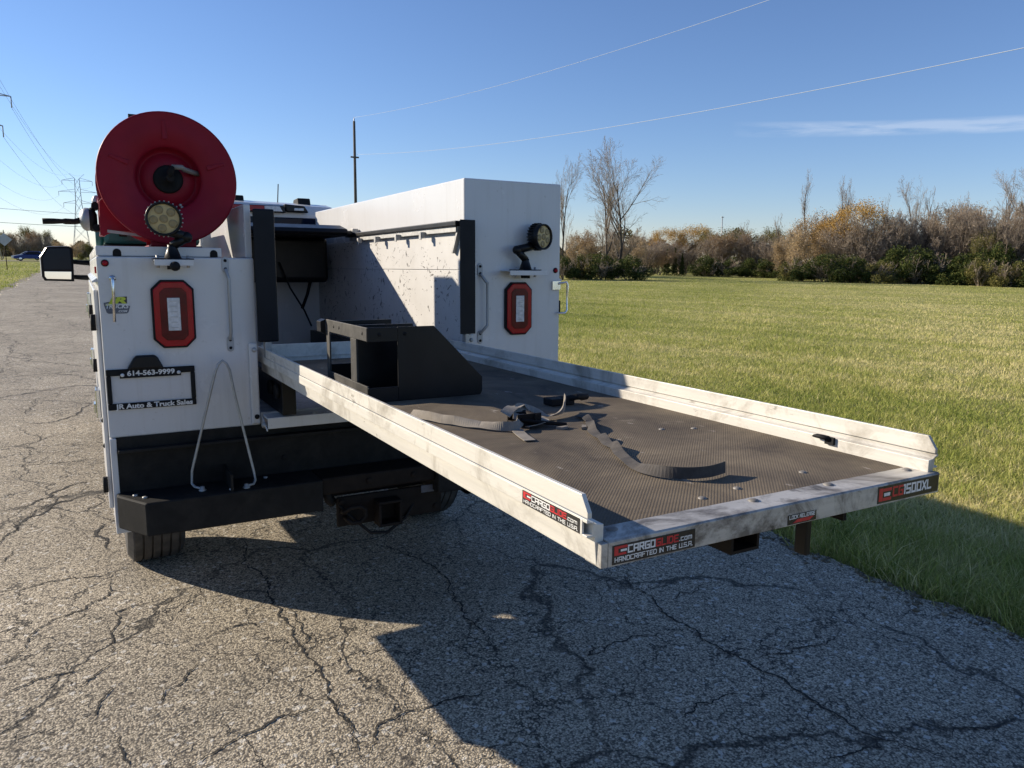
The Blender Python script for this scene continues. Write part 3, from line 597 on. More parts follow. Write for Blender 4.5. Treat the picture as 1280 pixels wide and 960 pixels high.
# ------------------------------------------------------------------ lettering
GL = {'C': [[(4,6),(0,6),(0,0),(4,0)]], 'A': [[(0,0),(0,6),(4,6),(4,0)], [(0,2.5),(4,2.5)]], 'R': [[(0,0),(0,6),(4,6),(4,2.8),(0,2.8)], [(2,2.8),(4,0)]],
 'G': [[(4,6),(0,6),(0,0),(4,0),(4,3),(2,3)]], 'O': [[(0,0),(0,6),(4,6),(4,0),(0,0)]], '0': [[(0,0),(0,6),(4,6),(4,0),(0,0)]], 'L': [[(0,6),(0,0),(4,0)]], 'I': [[(0,0),(0,6)]],
 'D': [[(0,0),(0,6),(3,6),(4,5),(4,1),(3,0),(0,0)]], 'E': [[(4,6),(0,6),(0,0),(4,0)], [(0,3),(3.5,3)]], 'H': [[(0,0),(0,6)], [(4,0),(4,6)], [(0,3),(4,3)]],
 'N': [[(0,0),(0,6),(4,0),(4,6)]], 'F': [[(4,6),(0,6),(0,0)], [(0,3),(3.4,3)]], 'T': [[(0,6),(4,6)], [(2,6),(2,0)]], 'U': [[(0,6),(0,0),(4,0),(4,6)]], 'S': [[(4,6),(0,6),(0,3),(4,3),(4,0),(0,0)]],
 'K': [[(0,0),(0,6)], [(0,3),(4,6)], [(1.4,3.6),(4,0)]], 'X': [[(0,0),(4,6)], [(0,6),(4,0)]], '1': [[(-.6,6),(.4,6),(.4,0)]], '5': [[(4,6),(0,6),(0,3),(4,3),(4,0),(0,0)]],
 '.': [[(0,0),(0,.3)]], 'c': [[(3.2,3.8),(0,3.8),(0,0),(3.2,0)]], 'o': [[(0,0),(0,3.8),(3.2,3.8),(3.2,0),(0,0)]], 'm': [[(0,0),(0,3.8),(4.6,3.8),(4.6,0)], [(2.3,3.8),(2.3,0)]]}
def stroke_text(b, txt, o, ux, uz, h, wf=1.0, th=1.15, end=None):
    """block capitals; o lower left, ux/uz unit vectors, h height; returns end x"""
    o = Vector(o); ux = Vector(ux); uz = Vector(uz); nn = ux.cross(uz); s = h/6; x = 0.0; cnt = 0
    for ch in txt:
        if ch == ' ': x += 3.2*wf; continue
        g = GL[ch]; adv = max(p[0] for l in g for p in l)
        for l in g:
            for (ax, ay), (bx, by) in zip(l, l[1:]):
                A = Vector((ax*wf, ay)); Bv = Vector((bx*wf, by)); d = (Bv-A); d = d.normalized() if d.length else Vector((0,1)); n2 = Vector((-d.y, d.x))*th/2; A = A - d*th*.45; Bv = Bv + d*th*.45
                cnt += 1; lift = nn*(.0004 + .00004*(cnt % 9))
                b.add([o + ux*(x+q.x)*s + uz*q.y*s + lift for q in (A-n2, Bv-n2, Bv+n2, A+n2)], [(0,1,2,3)])
        x += adv*wf + 2.0
    return x*s
def text_wf(txt, target, h):
    """letter width factor that makes txt fill the target length"""
    a = sum(3.2 if c == ' ' else max(p[0] for l in GL[c] for p in l) for c in txt); n = sum(c != ' ' for c in txt)
    return (target*6/h - 2.0*(n-1) - 1.0)/a
def font_text(name, body, size, mat, parent, o, ux, uz, width=None, bold=.0, shear=0, lift=.0006):
    cu = bpy.data.curves.new(name, 'FONT'); cu.body = body; cu.size = 1; cu.offset = bold; cu.shear = shear; cu.resolution_u = 3
    ob = bpy.data.objects.new(name + '_src', cu); COL.objects.link(ob); bpy.context.view_layer.update()
    me = bpy.data.meshes.new_from_object(ob.evaluated_get(bpy.context.evaluated_depsgraph_get())); bpy.data.objects.remove(ob); bpy.data.curves.remove(cu)
    xs = [v.co.x for v in me.vertices]; x0, x1 = min(xs), max(xs); sx = width/(x1-x0) if width else size
    base = Vector(root_of(parent)['base']); ux = Vector(ux); uz = Vector(uz); nn = ux.cross(uz)
    for v in me.vertices: v.co = Vector(o) - base + ux*(v.co.x-x0)*sx + uz*v.co.y*size + nn*lift
    me.name = name; return link(name, me, MAT[mat], parent)

# ------------------------------------------------------------------ service truck
TR_ = thing('service_truck', (0, 1.2, 0), 'white service truck with tool cabinets, parked with its bed open', 'truck')
WP = MAT['white_paint']
def arc(cx, cz, r, a0, a1, n): return [(cx + r*math.cos(a0+(a1-a0)*i/n), cz + r*math.sin(a0+(a1-a0)*i/n)) for i in range(n+1)]
AY, TY = 1.38, 1.36
lower = [(.04,.558), (.871,.558)] + arc(AY, .41, .53, math.radians(163.8), math.radians(16.2), 20)[1:-1] + [(1.889,.558), (2.50,.558), (2.50,.944), (.04,.944)]
for s in (-1, 1):
    b = B(); x0, x1 = (-1.0, -.449) if s < 0 else (.48, 1.0); top = 1.622 if s < 0 else 1.99
    b.box(x0, x1, 0, 2.52, .946, top)
    cab_ = part('cabinet', b, WP, TR_, .006, 'low white tool cabinet carrying the hose reel' if s < 0 else 'tall white tool cabinet with full height inner wall')
    b = B(); xa, xb = (-.999, -.55) if s < 0 else (.55, .999); b.prism(lower, 'x', xa, xb); part('skirt', b, WP, TR_, .004)
    # side doors, seams between them, paddle latches and drip rail
    xo = -1.0 if s < 0 else 1.0
    for k, (ya, yb, za, zb) in enumerate(((.05,.80,.66,1.50 if s < 0 else 1.52), (.84,1.88,1.03,1.50 if s < 0 else 1.52), (1.92,2.47,.66,1.50 if s < 0 else 1.52))):
        b = B(); b.box(min(xo, xo+s*.016), max(xo, xo+s*.016), ya, yb, za, zb); dr = part('door', b, WP, TR_, .005)
        b = B(); yc = (ya+yb)/2; b.box(min(xo+s*.0165, xo+s*.034), max(xo+s*.0165, xo+s*.034), yc-.05, yc+.05, za+.30, za+.42); b.box(min(xo+s*.034, xo+s*.042), max(xo+s*.034, xo+s*.042), yc-.035, yc+.035, za+.32, za+.36); part('latch', b, MAT['chrome'], dr, .003)
        for hz in (za+.1, zb-.12):
            b = B(); b.tube([(xo+s*.024, ya-.006, hz-.03), (xo+s*.024, ya-.006, hz+.03)], .009, 8); part('hinge', b, MAT['black_rubber'], dr)
    b = B(); b.prism([(xo, 1.53), (xo+s*.018, 1.527), (xo+s*.018, 1.532), (xo, 1.545)], 'y', .01, 2.5); part('drip_rail', b, WP, TR_)
    for k, y in enumerate((.09, .115)):
        b = B(); b.ball((xo+s*.012, .10, .90 if k else 1.0), .011); part('door_bumper', b, MAT['black_rubber'], TR_)
    b = B(); b.box(min(xo, xo+s*.006), max(xo, xo+s*.006), .06, .10, 1.56, 1.585); part('side_reflector', b, MAT['lens_red'], TR_, .002)
    # corner strip beside the step bumper
    xa, xb = (-1.0, -.978) if s < 0 else (.978, 1.0); b = B(); b.box(xa, xb, -.012, .039, .605, .9455); part('corner_strip', b, WP, TR_, .003)
b = B(); b.box(-.999, -.565, .012, 2.50, 1.6235, 1.660); part('top_tray', b, WP, TR_, .004)
for x in (-.93, -.595):
    b = B(); b.prism([(x-.014, 1.6237), (x+.014, 1.6237)] + arc(x, 1.637, .014, 0, PI, 8), 'y', .0105, .03); part('drain_hole', b, MAT['black_rubber'], TR_)
b = B(); b.box(-.474, -.449, .025, 2.50, 1.6235, 1.832); part('side_panel', b, WP, TR_, .003)
# dark guide posts and rails of the bed cover
for x0, x1, z1 in ((-.457, -.372, 1.812), (.434, .512, 1.802)):
    b = B(); b.prism([(x0, -.05), (x1, -.05), (x1, -.008), (x0+.03, -.008), (x0+.03, .0) if x0 > 0 else (x0, -.008)][:4 if x0 < 0 else 5], 'z', 1.29, z1); post = part('guide_post', b, MAT['navy_seal'], TR_, .006)
    b = B(); b.box(x0+.03, x1-.03, -.045, -.01, 1.17 if x0 > 0 else 1.2, 1.2895); part('post_bracket', b, MAT['zinc'], post)
b = B(); b.box(.435, .4735, .0, 1.66, 1.776, 1.800); gr_ = part('guide_rail', b, MAT['black_paint'], TR_, .004)
b = B(); b.box(.447, .4735, .02, 1.60, 1.752, 1.7755); part('rail_lip', b, MAT['zinc'], gr_)
for y in (.38, .72, 1.05, 1.36):
    b = B(); b.box(.425, .446, y-.012, y+.012, 1.735, 1.762); b.box(.4195, .4245, y-.012, y+.012, 1.725, 1.762); part('rail_clip', b, MAT['zinc'], gr_, .001)
b = B(); b.prism([(.0,.0),(.07,-.12),(.055,-.12),(-.015,0)], 'x', 0, .02); b.v = [(x+.455, .02+y*1.0, 1.775+z) for x, y, z in b.v]; part('corner_brace', b, MAT['zinc'], gr_)
b = B(); b.prism([(1.49,1.782),(1.47,1.80),(1.49,1.822),(1.63,1.850),(2.459,1.855),(2.459,1.782)], 'x', -.448, .40); b.prism([(1.51,1.782),(1.50,1.795),(1.51,1.812),(1.66,1.825),(2.459,1.83),(2.459,1.782)], 'x', .4005, .434); hd = part('rolled_cover_header', b, MAT['black_paint'], TR_, .006)
b = B(); b.box(.4345, .4725, 1.50, 1.55, 1.801, 1.826); part('header_end', b, MAT['zinc'], hd, .003)
b = B(); b.prism([(2.06,1.50),(2.09,1.485),(2.45,1.485),(2.45,1.7815),(2.06,1.7815)], 'x', -.448, .434); part('cover_canister', b, MAT['black_paint'], TR_, .02)
b = B(); b.tube([(.10,2.04,1.62),(.16,2.02,1.45),(.24,1.98,1.30),(.34,2.2,1.18)], .006, 8); part('pull_cord', b, MAT['black_rubber'], TR_)
b = B(); b.tube([(.36,2.2,1.55),(.32,2.2,1.40),(.28,2.2,1.30)], .011, 8); part('pull_cord', b, MAT['black_rubber'], TR_)
# bed: floor, front board, scuffed inner wall in two sheets
b = B(); b.box(-.4485, .4795, -.005, 2.50, .95, .998); part('bed_floor', b, MAT['bed_floor'], TR_)
b = B(); b.box(-.4485, .4735, 2.46, 2.50, .999, 1.78); part('front_board', b, WP, TR_)
b = B(); b.box(.4745, .4798, .012, 2.459, .999, 1.5765); part('inner_wall_sheet', b, MAT['scuffed_white'], TR_, .001, 'lower inner wall sheet, gouged with dark scuffs')
b = B(); b.box(.4745, .4798, .012, 2.459, 1.5805, 1.7515); part('inner_wall_sheet', b, MAT['scuffed_white'], TR_, .001)
b = B(); b.box(-.4485, -.443, .06, 2.459, .999, 1.62); part('inner_wall_sheet', b, MAT['scuffed_white'], TR_)
# tail ledge and hinge straps
b = B(); b.prism([(-.10,.945),(-.10,.990),(-.006,.990),(-.006,.980),(-.09,.980),(-.09,.945)], 'x', -.440, .47); b.prism([(-.10,.935),(-.10,.945),(-.006,.985),(-.006,.96)], 'x', -.446, -.4405); lg = part('tail_ledge', b, WP, TR_, .003)
b = B(); b.ball((-.445, -.06, .955), .014); part('hinge_pin', b, MAT['zinc'], lg)
for x in (-.25, -.1, .1):
    b = B(); b.ball((x, -.085, .993), .009, sc=(1,1,.7)); part('ledge_bolt', b, MAT['zinc'], lg)
for x0 in (-.486, .485):
    b = B(); b.box(x0, x0+.034, -.018, -.001, .955, 1.285); hs = part('hinge_strap', b, WP, TR_, .006)
    for z in (1.258, .985):
        b = B(); b.ball((x0+.02, -.02, z), .010); part('strap_bolt', b, MAT['zinc'] if z > 1.2 else MAT['black_rubber'], hs)
# step bumper
BZ0, BZ1 = .606, .734
b = B(); b.prism([(-.985,.5995),(.985,.5995),(.985,.935),(.965,.947),(-.968,.947),(-.985,.935)], 'y', -.0035, .035); part('bumper_back_plate', b, MAT['bumper_black'], TR_)
b = B(); b.prism([(-.975,.892),(.975,.892),(.975,.904),(-.975,.904)], 'y', -.045, -.004); part('step_lip', b, MAT['bumper_black'], TR_, .002)
for s in (-1, 1):
    poly = [(-.990,-.0045), (-.990,-.045), (-.902,-.2), (-.254,-.2), (-.254,-.0045)]
    b = B(); b.prism([(s*-x, y) for x, y in poly] if s > 0 else poly, 'z', BZ0, BZ1); bp_ = part('step_bumper', b, MAT['bumper_black'], TR_, .006)
    for x, y in ((-.93,-.075), (-.90,-.12), (-.6,-.16), (-.45,-.05)):
        b = B(); b.lathe((s*-x if s > 0 else x, y, BZ1), (0,0,1), [(0,.009),(.004,.009),(.0055,.006),(.0056,0)], 8); part('bumper_bolt', b, MAT['zinc'], bp_)
# bent wire hoop on the step
hp = [(-.700,-.125,.742), (-.722,-.085,.742), (-.730,-.062,.75), (-.727,-.06,.80), (-.64,-.075,1.13), (-.623,-.078,1.19), (-.612,-.08,1.215), (-.597,-.08,1.228), (-.582,-.08,1.215), (-.572,-.08,1.19), (-.560,-.085,1.10), (-.508,-.13,.785), (-.505,-.135,.752), (-.515,-.15,.742), (-.545,-.165,.742)]
b = B(); b.tube(hp, .0052, 8); hoop = part('wire_hoop', b, MAT['zinc'], TR_)
for p in (hp[0], hp[-1]):
    b = B(); b.lathe((p[0], p[1], BZ1+.001), (0,0,1), [(0,.014),(.004,.014),(.006,.009),(.016,.009),(.017,0)], 8); part('hoop_bolt', b, MAT['zinc'], hoop)
# hitch
b = B(); b.box(-.18, .30, -.13, -.11, .50, .63); b.box(-.2535, .2535, -.17, -.0045, .66, .733); hitch = part('hitch_frame', b, MAT['brown_steel'], TR_, .008)
b = B(); P = [(-.02,.495),(.085,.495),(.085,.605),(-.02,.605)]
b.box(-.02, .085, -.20, -.1305, .495, .507); b.box(-.02, .085, -.20, -.1305, .593, .605); b.box(-.02, -.008, -.20, -.1305, .5075, .5925); b.box(.073, .085, -.20, -.1305, .5075, .5925); part('receiver_tube', b, MAT['brown_steel'], hitch, .003)
b = B(); cx, cz = -.12, .57; pts = [(cx-.03,-.14,cz-.025),(cx-.03,-.185,cz-.025),(cx-.015,-.19,cz-.04),(cx+.02,-.19,cz-.04),(cx+.045,-.185,cz-.02),(cx+.045,-.185,cz+.01),(cx+.02,-.19,cz+.028),(cx-.02,-.19,cz+.028),(cx-.045,-.185,cz+.01),(cx-.04,-.14,cz)]; b.tube(pts, .010, 8); part('chain_loop', b, MAT['brown_steel'], hitch)
b = B(); b.box(.20, .285, -.135, -.1305, .60, .632); part('hitch_label', b, MAT['sticker_slate'], hitch)
b = B(); b.tube([(-.235,-.05,.70),(-.225,-.12,.67),(-.21,-.12,.62),(-.19,-.09,.60)], .018, 8); part('trailer_plug', b, MAT['black_rubber'], hitch)
for x, z in ((-.16, .61), (.27, .61), (.27, .53), (-.05, .70), (.15, .70)):
    b = B(); b.lathe((x, -.1305 if z < .65 else -.1705, z), (0,-1,0), [(0,.013),(.008,.013),(.010,.008),(.0105,0)], 6, smooth=False); part('hitch_bolt', b, MAT['brown_steel'], hitch)
b = B(); b.tube([(-.20,-.10,.64),(-.14,-.15,.56),(-.05,-.17,.47),(.03,-.16,.455),(.12,-.14,.50),(.20,-.11,.60)], .007, 8); part('wiring_loom', b, MAT['black_rubber'], hitch)
for x in (-.72, -.36, .36, .72):
    b = B(); b.lathe((x, -.0037, .80), (0,-1,0), [(0,.011),(.007,.011),(.009,.006),(.0095,0)], 6, smooth=False); part('plate_bolt', b, MAT['bumper_black'], TR_)
for x in (-.60, .60):
    b = B(); b.box(x-.004, x+.004, -.19, -.0045, .7345, .80); part('step_gusset', b, MAT['bumper_black'], TR_)
# underbody
for x in (-.42, .38):
    b = B(); b.box(x, x+.07, .04, 5.6, .62, .80); part('frame_rail', b, MAT['black_paint'], TR_)
for y in (.35, 1.9, 3.4):
    b = B(); b.box(-.349, .379, y, y+.09, .66, .76); part('cross_member', b, MAT['black_paint'], TR_)
b = B(); b.tube([(-.7, TY, .435), (.7, TY, .435)], .045, 12); b.ball((.05, TY, .435), .16, sc=(1,.9,.9)); part('rear_axle', b, MAT['black_paint'], TR_)
for x in (-.5, .5):
    b = B(); b.tube([(x, .55, .66), (x, .9, .52), (x, TY, .48), (x, 1.6, .52), (x, 1.95, .64)], .035, 8); part('leaf_spring', b, MAT['black_paint'], TR_)
b = B(); b.tube([(.55,.10,.52),(.55,.6,.55),(.45,1.0,.7)], .04, 12, cap=False); part('exhaust_pipe', b, MAT['brown_steel'], TR_)
# wheels
def wheel(x, y, r=.42, w=.275):
    s = 1 if x > 0 else -1; prof = [(-w/2, r*.60), (-w/2-.004, r*.72), (-w/2, r*.90), (-w/2+.025, r*.985)]
    k = 5
    for i in range(k):
        a = -w/2+.03 + (w-.06)*i/k; bb = -w/2+.03 + (w-.06)*(i+1)/k
        prof += [(a+.003, r), (bb-.007, r), (bb-.006, r-.012), (bb+.001, r-.012)]
    prof += [(w/2-.025, r*.985), (w/2, r*.90), (w/2+.004, r*.72), (w/2, r*.60)]
    b = B(); b.lathe((x, y, r-.012), (1,0,0), prof, 48, smooth=False); t_ = part('wheel', b, MAT['tyre_rubber'], TR_)
    b = B(); b.lathe((x, y, r-.012), (s,0,0), [(-w/2+.01, r*.6), (w/2-.015, r*.61), (w/2-.03, r*.55), (w/2-.06, r*.5), (w/2-.05, r*.25), (w/2-.02, r*.2), (w/2-.02, 0)], 32); part('rim', b, MAT['chrome'], t_)
    for a in np.arange(48)*2*PI/48:
        pass
for x, y in ((-.80, TY), (.80, TY), (-.83, 5.15), (.83, 5.15)): wheel(x, y)
# octagonal tail lights
def octo(cx, cz, w, h, c): return [(cx-w/2+c, cz-h/2), (cx+w/2-c, cz-h/2), (cx+w/2, cz-h/2+c), (cx+w/2, cz+h/2-c), (cx+w/2-c, cz+h/2), (cx-w/2+c, cz+h/2), (cx-w/2, cz+h/2-c), (cx-w/2, cz-h/2+c)]
for cx, cz, w, h in ((-.753, 1.408, .150, .258), (.760, 1.398, .146, .250)):
    b = B(); b.prism(octo(cx, cz, w, h, .034), 'y', -.016, -.0005); tl = part('tail_light', b, MAT['black_rubber'], TR_, .003)
    b = B(); b.prism(octo(cx, cz, w-.014, h-.014, .030), 'y', -.024, -.0165); part('red_lens', b, MAT['lens_red'], tl, .004)
    b = B(); b.prism(octo(cx, cz, w-.056, h-.06, .018), 'y', -.0265, -.0245); part('inner_lens', b, MAT['lens_dark'], tl, .001)
    b = B(); b.box(cx-.022, cx+.022, -.030, -.0267, cz-.062, cz+.062); rl = part('reverse_lens', b, MAT['lens_clear'], tl, .006)
    for k in range(6):
        z = cz - .05 + .02*k; b = B(); b.box(cx-.012, cx+.012, -.0318, -.0302, z-.0012, z+.0012); part('led_bar', b, MAT['zinc'], rl)
for cx, cz in ((-.972, 1.598), (.973, 1.579)):
    b = B(); b.lathe((cx, -.0005, cz), (0,-1,0), [(0,.013),(.004,.013),(.006,.010)], 16); mk = part('marker_light', b, MAT['black_rubber'], TR_)
    b = B(); b.lathe((cx, -.0005, cz), (0,-1,0), [(.004,.010),(.009,.008),(.012,.004),(.0125,0)], 16); part('marker_lens', b, MAT['lens_red'], mk)
# work lights on their plates
def work_light(px0, px1, pz, foot, elbow, head, aim, r, nled):
    b = B(); b.prism([(-.10, pz+.0), (-.10, pz-.022), (-.097, pz-.022), (-.097, pz-.004), (-.0005, pz-.004), (-.0005, pz)], 'x', px0, px1); wl_ = part('work_light', b, MAT['white_paint'], TR_, .001)
    b = B(); fx, fy = foot; b.lathe((fx, fy, pz), (0,0,1), [(0,.042),(.004,.042),(.006,.030),(.045,.017),(.055,.017),(.056,0)], 20); b.box(fx-.07, fx+.07, fy-.03, fy+.03, pz+.0005, pz+.005); part('swivel_foot', b, MAT['black_paint'], wl_)
    for dx in (-.052, .052):
        b = B(); b.tube([(fx+dx, fy, pz-.03), (fx+dx, fy, pz+.016)], .006, 8); part('clamp_bolt', b, MAT['zinc'], wl_)
    b = B(); b.tube([(fx, fy, pz-.005), (fx, fy, pz-.036)], .022, 12); part('cable_gland', b, MAT['black_rubber'], wl_)
    h = Vector(head); a = Vector(aim).normalized(); bk = h - a*.035
    b = B(); e = Vector(elbow); b.tube([(fx, fy, pz+.05), e], .017, 10); b.tube([e, bk - Vector((0,0,r*.62))], .019, 10); b.ball(e, .021); part('arm', b, MAT['black_paint'], wl_)
    b = B(); b.lathe(h, a, [(-.065, 0), (-.065, r*.55), (-.045, r*.8), (-.02, r), (.012, r), (.014, r*.97), (.012, r*.86), (.004, r*.85)], 28); part('lamp_housing', b, MAT['black_paint'], wl_)
    b = B(); u = a.orthogonal().normalized(); w_ = a.cross(u)
    for k in range(26):
        an = 2*PI*k/26; d = u*math.cos(an) + w_*math.sin(an); t_ = a.cross(d)
        q = [h + d*r*.78 - a*.05, h + d*r*1.07 - a*.045, h + d*r*1.07 - a*.014, h + d*r*.95 - a*.014]
        b.add([x + t_*.002 for x in q] + [x - t_*.002 for x in q], [(0,1,2,3),(7,6,5,4),(0,4,5,1),(1,5,6,2),(2,6,7,3),(3,7,4,0)])
    part('cooling_fins', b, MAT['zinc' if px0 < 0 else 'black_paint'], wl_)  # left lamp's zinc colour paints the sun's gleam on black fins
    b = B(); b.lathe(h, a, [(.0042, r*.86), (.0068, r*.5), (.0072, 0)], 28); part('lamp_glass', b, MAT['lamp_face'], wl_)
    rx = Vector((1,0,0)); rx = (rx - a*rx.dot(a)).normalized(); rz = rx.cross(a)
    for k in range(nled):
        an = 2*PI*k/(nled-1) + .5; off = (rx*math.cos(an) + rz*math.sin(an))*r*.55 if k < nled-1 else Vector((0,0,0))
        b = B(); b.lathe(h + off, a, [(.006, r*.25), (.0105, r*.22), (.0085, r*.12), (.0085, 0)], 14); part('led_cup', b, MAT['lamp_cup'], wl_)
work_light(-.815, -.683, 1.612, (-.748, -.05), (-.698, -.06, 1.695), (-.773, -.075, 1.759), (-.12, -1, -.05), .062, 6)
work_light(.665, .872, 1.578, (.775, -.05), (.722, -.06, 1.672), (.852, -.075, 1.735), (.35, -1, -.02), .060, 6)
b = B(); b.ball((-.748, -.11, 1.588), .018); part('backup_camera', b, MAT['black_rubber'], TR_)
# grab handles
def handle(pts, r=.007, pads=()):
    b = B(); b.tube(pts, r, 8)
    for x, z in pads: b.prism(arc(x, z+.018, .013, 0, PI, 8) + arc(x, z-.018, .013, PI, 2*PI, 8), 'y', -.005, -.0006)
    h_ = part('grab_handle', b, MAT['galvanized'], TR_, .0015)
    for x, z in pads:
        for dz in (-.016, .016):
            b = B(); b.ball((x, -.007, z+dz), .006); part('screw', b, MAT['black_rubber'], h_)
handle([(-.557,-.006,1.578), (-.553,-.03,1.548), (-.551,-.03,1.54), (-.552,-.03,1.335), (-.552,-.006,1.302)], pads=((-.557,1.595), (-.552,1.285)))
handle([(.559,-.006,1.562), (.574,-.03,1.528), (.584,-.03,1.52), (.584,-.03,1.325), (.574,-.03,1.315), (.559,-.006,1.285)], pads=((.559,1.580), (.559,1.268)))
b = B(); b.tube([(-.951,-.001,1.543), (-.951,-.028,1.543), (-.951,-.03,1.536), (-.955,-.035,1.385)], .0055, 8); b.lathe((-.951,-.0005,1.543), (0,-1,0), [(0,.012),(.005,.011),(.006,0)], 14); part('door_latch_rod', b, MAT['chrome'], TR_)
b = B(); b.box(.952, .998, -.012, -.0006, 1.485, 1.528); b.tube([(.985,-.01,1.515), (1.02,-.03,1.522), (1.026,-.03,1.51), (1.026,-.03,1.385), (1.015,-.03,1.372), (.98,-.012,1.37)], .006, 8); part('door_latch_rod', b, MAT['chrome'], TR_, .001)
# plate frame with its lettering
b = B(); X0, X1, Z0, Z1 = -1.0+.004, -.690, 1.053, 1.206
def wedge(z, x): return z
for x0, x1, z0, z1 in ((X0, X1, Z1-.024, Z1), (X0, X1, Z0, Z0+.024), (X0, X0+.016, Z0+.0245, Z1-.0245), (X1-.016, X1, Z0+.0245, Z1-.0245)): b.box(x0, x1, -.010, -.0006, z0, z1)
pf = part('plate_frame', b, MAT['black_rubber'], TR_, .003)
b = B(); b.box(X0+.045, X1-.050, -.0115, -.0105, Z1-.034, Z1-.002); part('frame_tab', b, MAT['black_rubber'], pf)
b = B(); b.prism([(-.925, Z1+.0005), (-.800, Z1+.0005), (-.818, Z1+.04), (-.828, Z1+.05), (-.892, Z1+.05), (-.902, Z1+.04)], 'y', -.03, -.0006); part('plate_lamp', b, MAT['black_paint'], pf, .006)
for x in (-.942, -.748):
    b = B(); b.lathe((x, -.0117, Z1-.022), (0,-1,0), [(0,.007),(.002,.0065),(.003,0)], 12); part('frame_screw', b, MAT['letter_white'], pf)
font_text('frame_lettering', '614-563-9999', .026, 'letter_white', pf, (-.926, -.0117, Z1-.025), (1,0,0), (0,0,1), width=.164, bold=.035)
font_text('frame_lettering', 'JR Auto & Truck Sales', .026, 'letter_white', pf, (X0+.024, -.0103, Z0+.004), (1,0,0), (0,0,1), width=.268, bold=.035)
# round-cornered dealer sticker
b = B(); b.prism([(-.986,1.452),(-.984,1.441),(-.978,1.418),(-.972,1.4135),(-.912,1.4135),(-.906,1.418),(-.899,1.441)], 'y', -.0014, -.0006); st = part('sticker', b, MAT['sticker_slate'], TR_)
b = B(); b.prism([(-.985,1.452),(-.985,1.4535),(-.963,1.457),(-.963,1.452)], 'y', -.0012, -.0006); b.prism([(-.945,1.4505),(-.909,1.4505),(-.908,1.476),(-.945,1.474)], 'y', -.0012, -.0006); part('sticker_border', b, MAT['sticker_black'], st)
font_text('sticker_lettering', 'JR', .031, 'letter_lime', st, (-.980, -.0016, 1.4515), (1,0,0), (0,0,1), width=.070, bold=.05, shear=.25)
font_text('sticker_lettering', 'TRUCKS', .021, 'letter_white', st, (-.980, -.0018, 1.433), (1,0,0), (0,0,1), width=.076, bold=.03, shear=.2)
font_text('sticker_lettering', '.COM', .011, 'letter_white', st, (-.942, -.0018, 1.4185), (1,0,0), (0,0,1), width=.032, bold=.03, shear=.2)

# cab
def loft(secs):
    b = B(); n = len(secs[0]); b.add([p for s_ in secs for p in s_], [(i*n+k, i*n+(k+1) % n, (i+1)*n+(k+1) % n, (i+1)*n+k) for i in range(len(secs)-1) for k in range(n)] + [tuple(range(n))[::-1], tuple((len(secs)-1)*n+k for k in range(n))], False); return b
def cabsec(y, zr, wt, z0=.62, wb=.98):
    return [(-wb, y, z0), (-wb-.02, y, 1.1), (-wb, y, 1.38), (-wt-.03, y, zr-.10), (-wt, y, zr-.04), (-wt+.10, y, zr), (0, y, zr+.012), (wt-.10, y, zr), (wt, y, zr-.04), (wt+.03, y, zr-.10), (wb, y, 1.38), (wb+.02, y, 1.1), (wb, y, z0)]
b = loft([cabsec(2.72, 2.00, .76), cabsec(2.76, 2.045, .77), cabsec(2.95, 2.075, .78), cabsec(3.5, 2.088, .78), cabsec(4.2, 2.06, .76), cabsec(4.45, 2.0, .72), cabsec(5.0, 1.42, .80), cabsec(5.1, 1.36, .86), cabsec(5.9, 1.30, .84), cabsec(6.05, 1.15, .82)])
cabo = part('cab', b, WP, TR_, .02)
b = B(); b.box(-.70, .70, 2.705, 2.719, 1.50, 1.955); part('rear_window', b, MAT['dark_glass'], cabo, .01)
for s in (-1, 1):
    b = B(); b.prism([(2.95,1.42),(4.75,1.42),(4.30,1.90),(2.98,1.92)], 'x', s*.905, s*.915); part('side_window', b, MAT['dark_glass'], cabo)
b = B(); b.prism([(-.20,1.985),(.30,1.985),(.285,2.035),(-.185,2.035)], 'y', 2.66, 2.719); hm = part('brake_light', b, MAT['black_paint'], cabo, .004)
b = B(); b.box(-.155, .145, 2.652, 2.6595, 1.992, 2.030); part('red_lens', b, MAT['lens_red'], hm, .003)
b = B(); b.prism([(.146,1.992),(.275,1.992),(.255,2.030),(.146,2.030)], 'y', 2.652, 2.6595); part('cargo_lens', b, MAT['lens_clear'], hm, .003)
b = B(); b.prism([(.305,1.992),(.47,1.992),(.44,2.04),(.29,2.05)], 'y', 2.66, 2.719); cm = part('roof_camera', b, MAT['black_paint'], cabo, .008)
b = B(); b.box(.36, .43, 2.654, 2.6595, 2.004, 2.022); part('camera_lens', b, MAT['lens_clear'], cm, .002)
for x in (.50, .0, -.5):
    b = B(); b.prism([(2.9,2.06),(3.08,2.06),(3.05,2.115),(2.92,2.12)], 'x', x-.05, x+.05); part('clearance_light', b, MAT['black_rubber'], cabo, .008)
b = B(); b.tube([(.36,3.2,2.08),(.36,3.15,2.24)], .004, 6); part('antenna', b, MAT['black_rubber'], cabo)
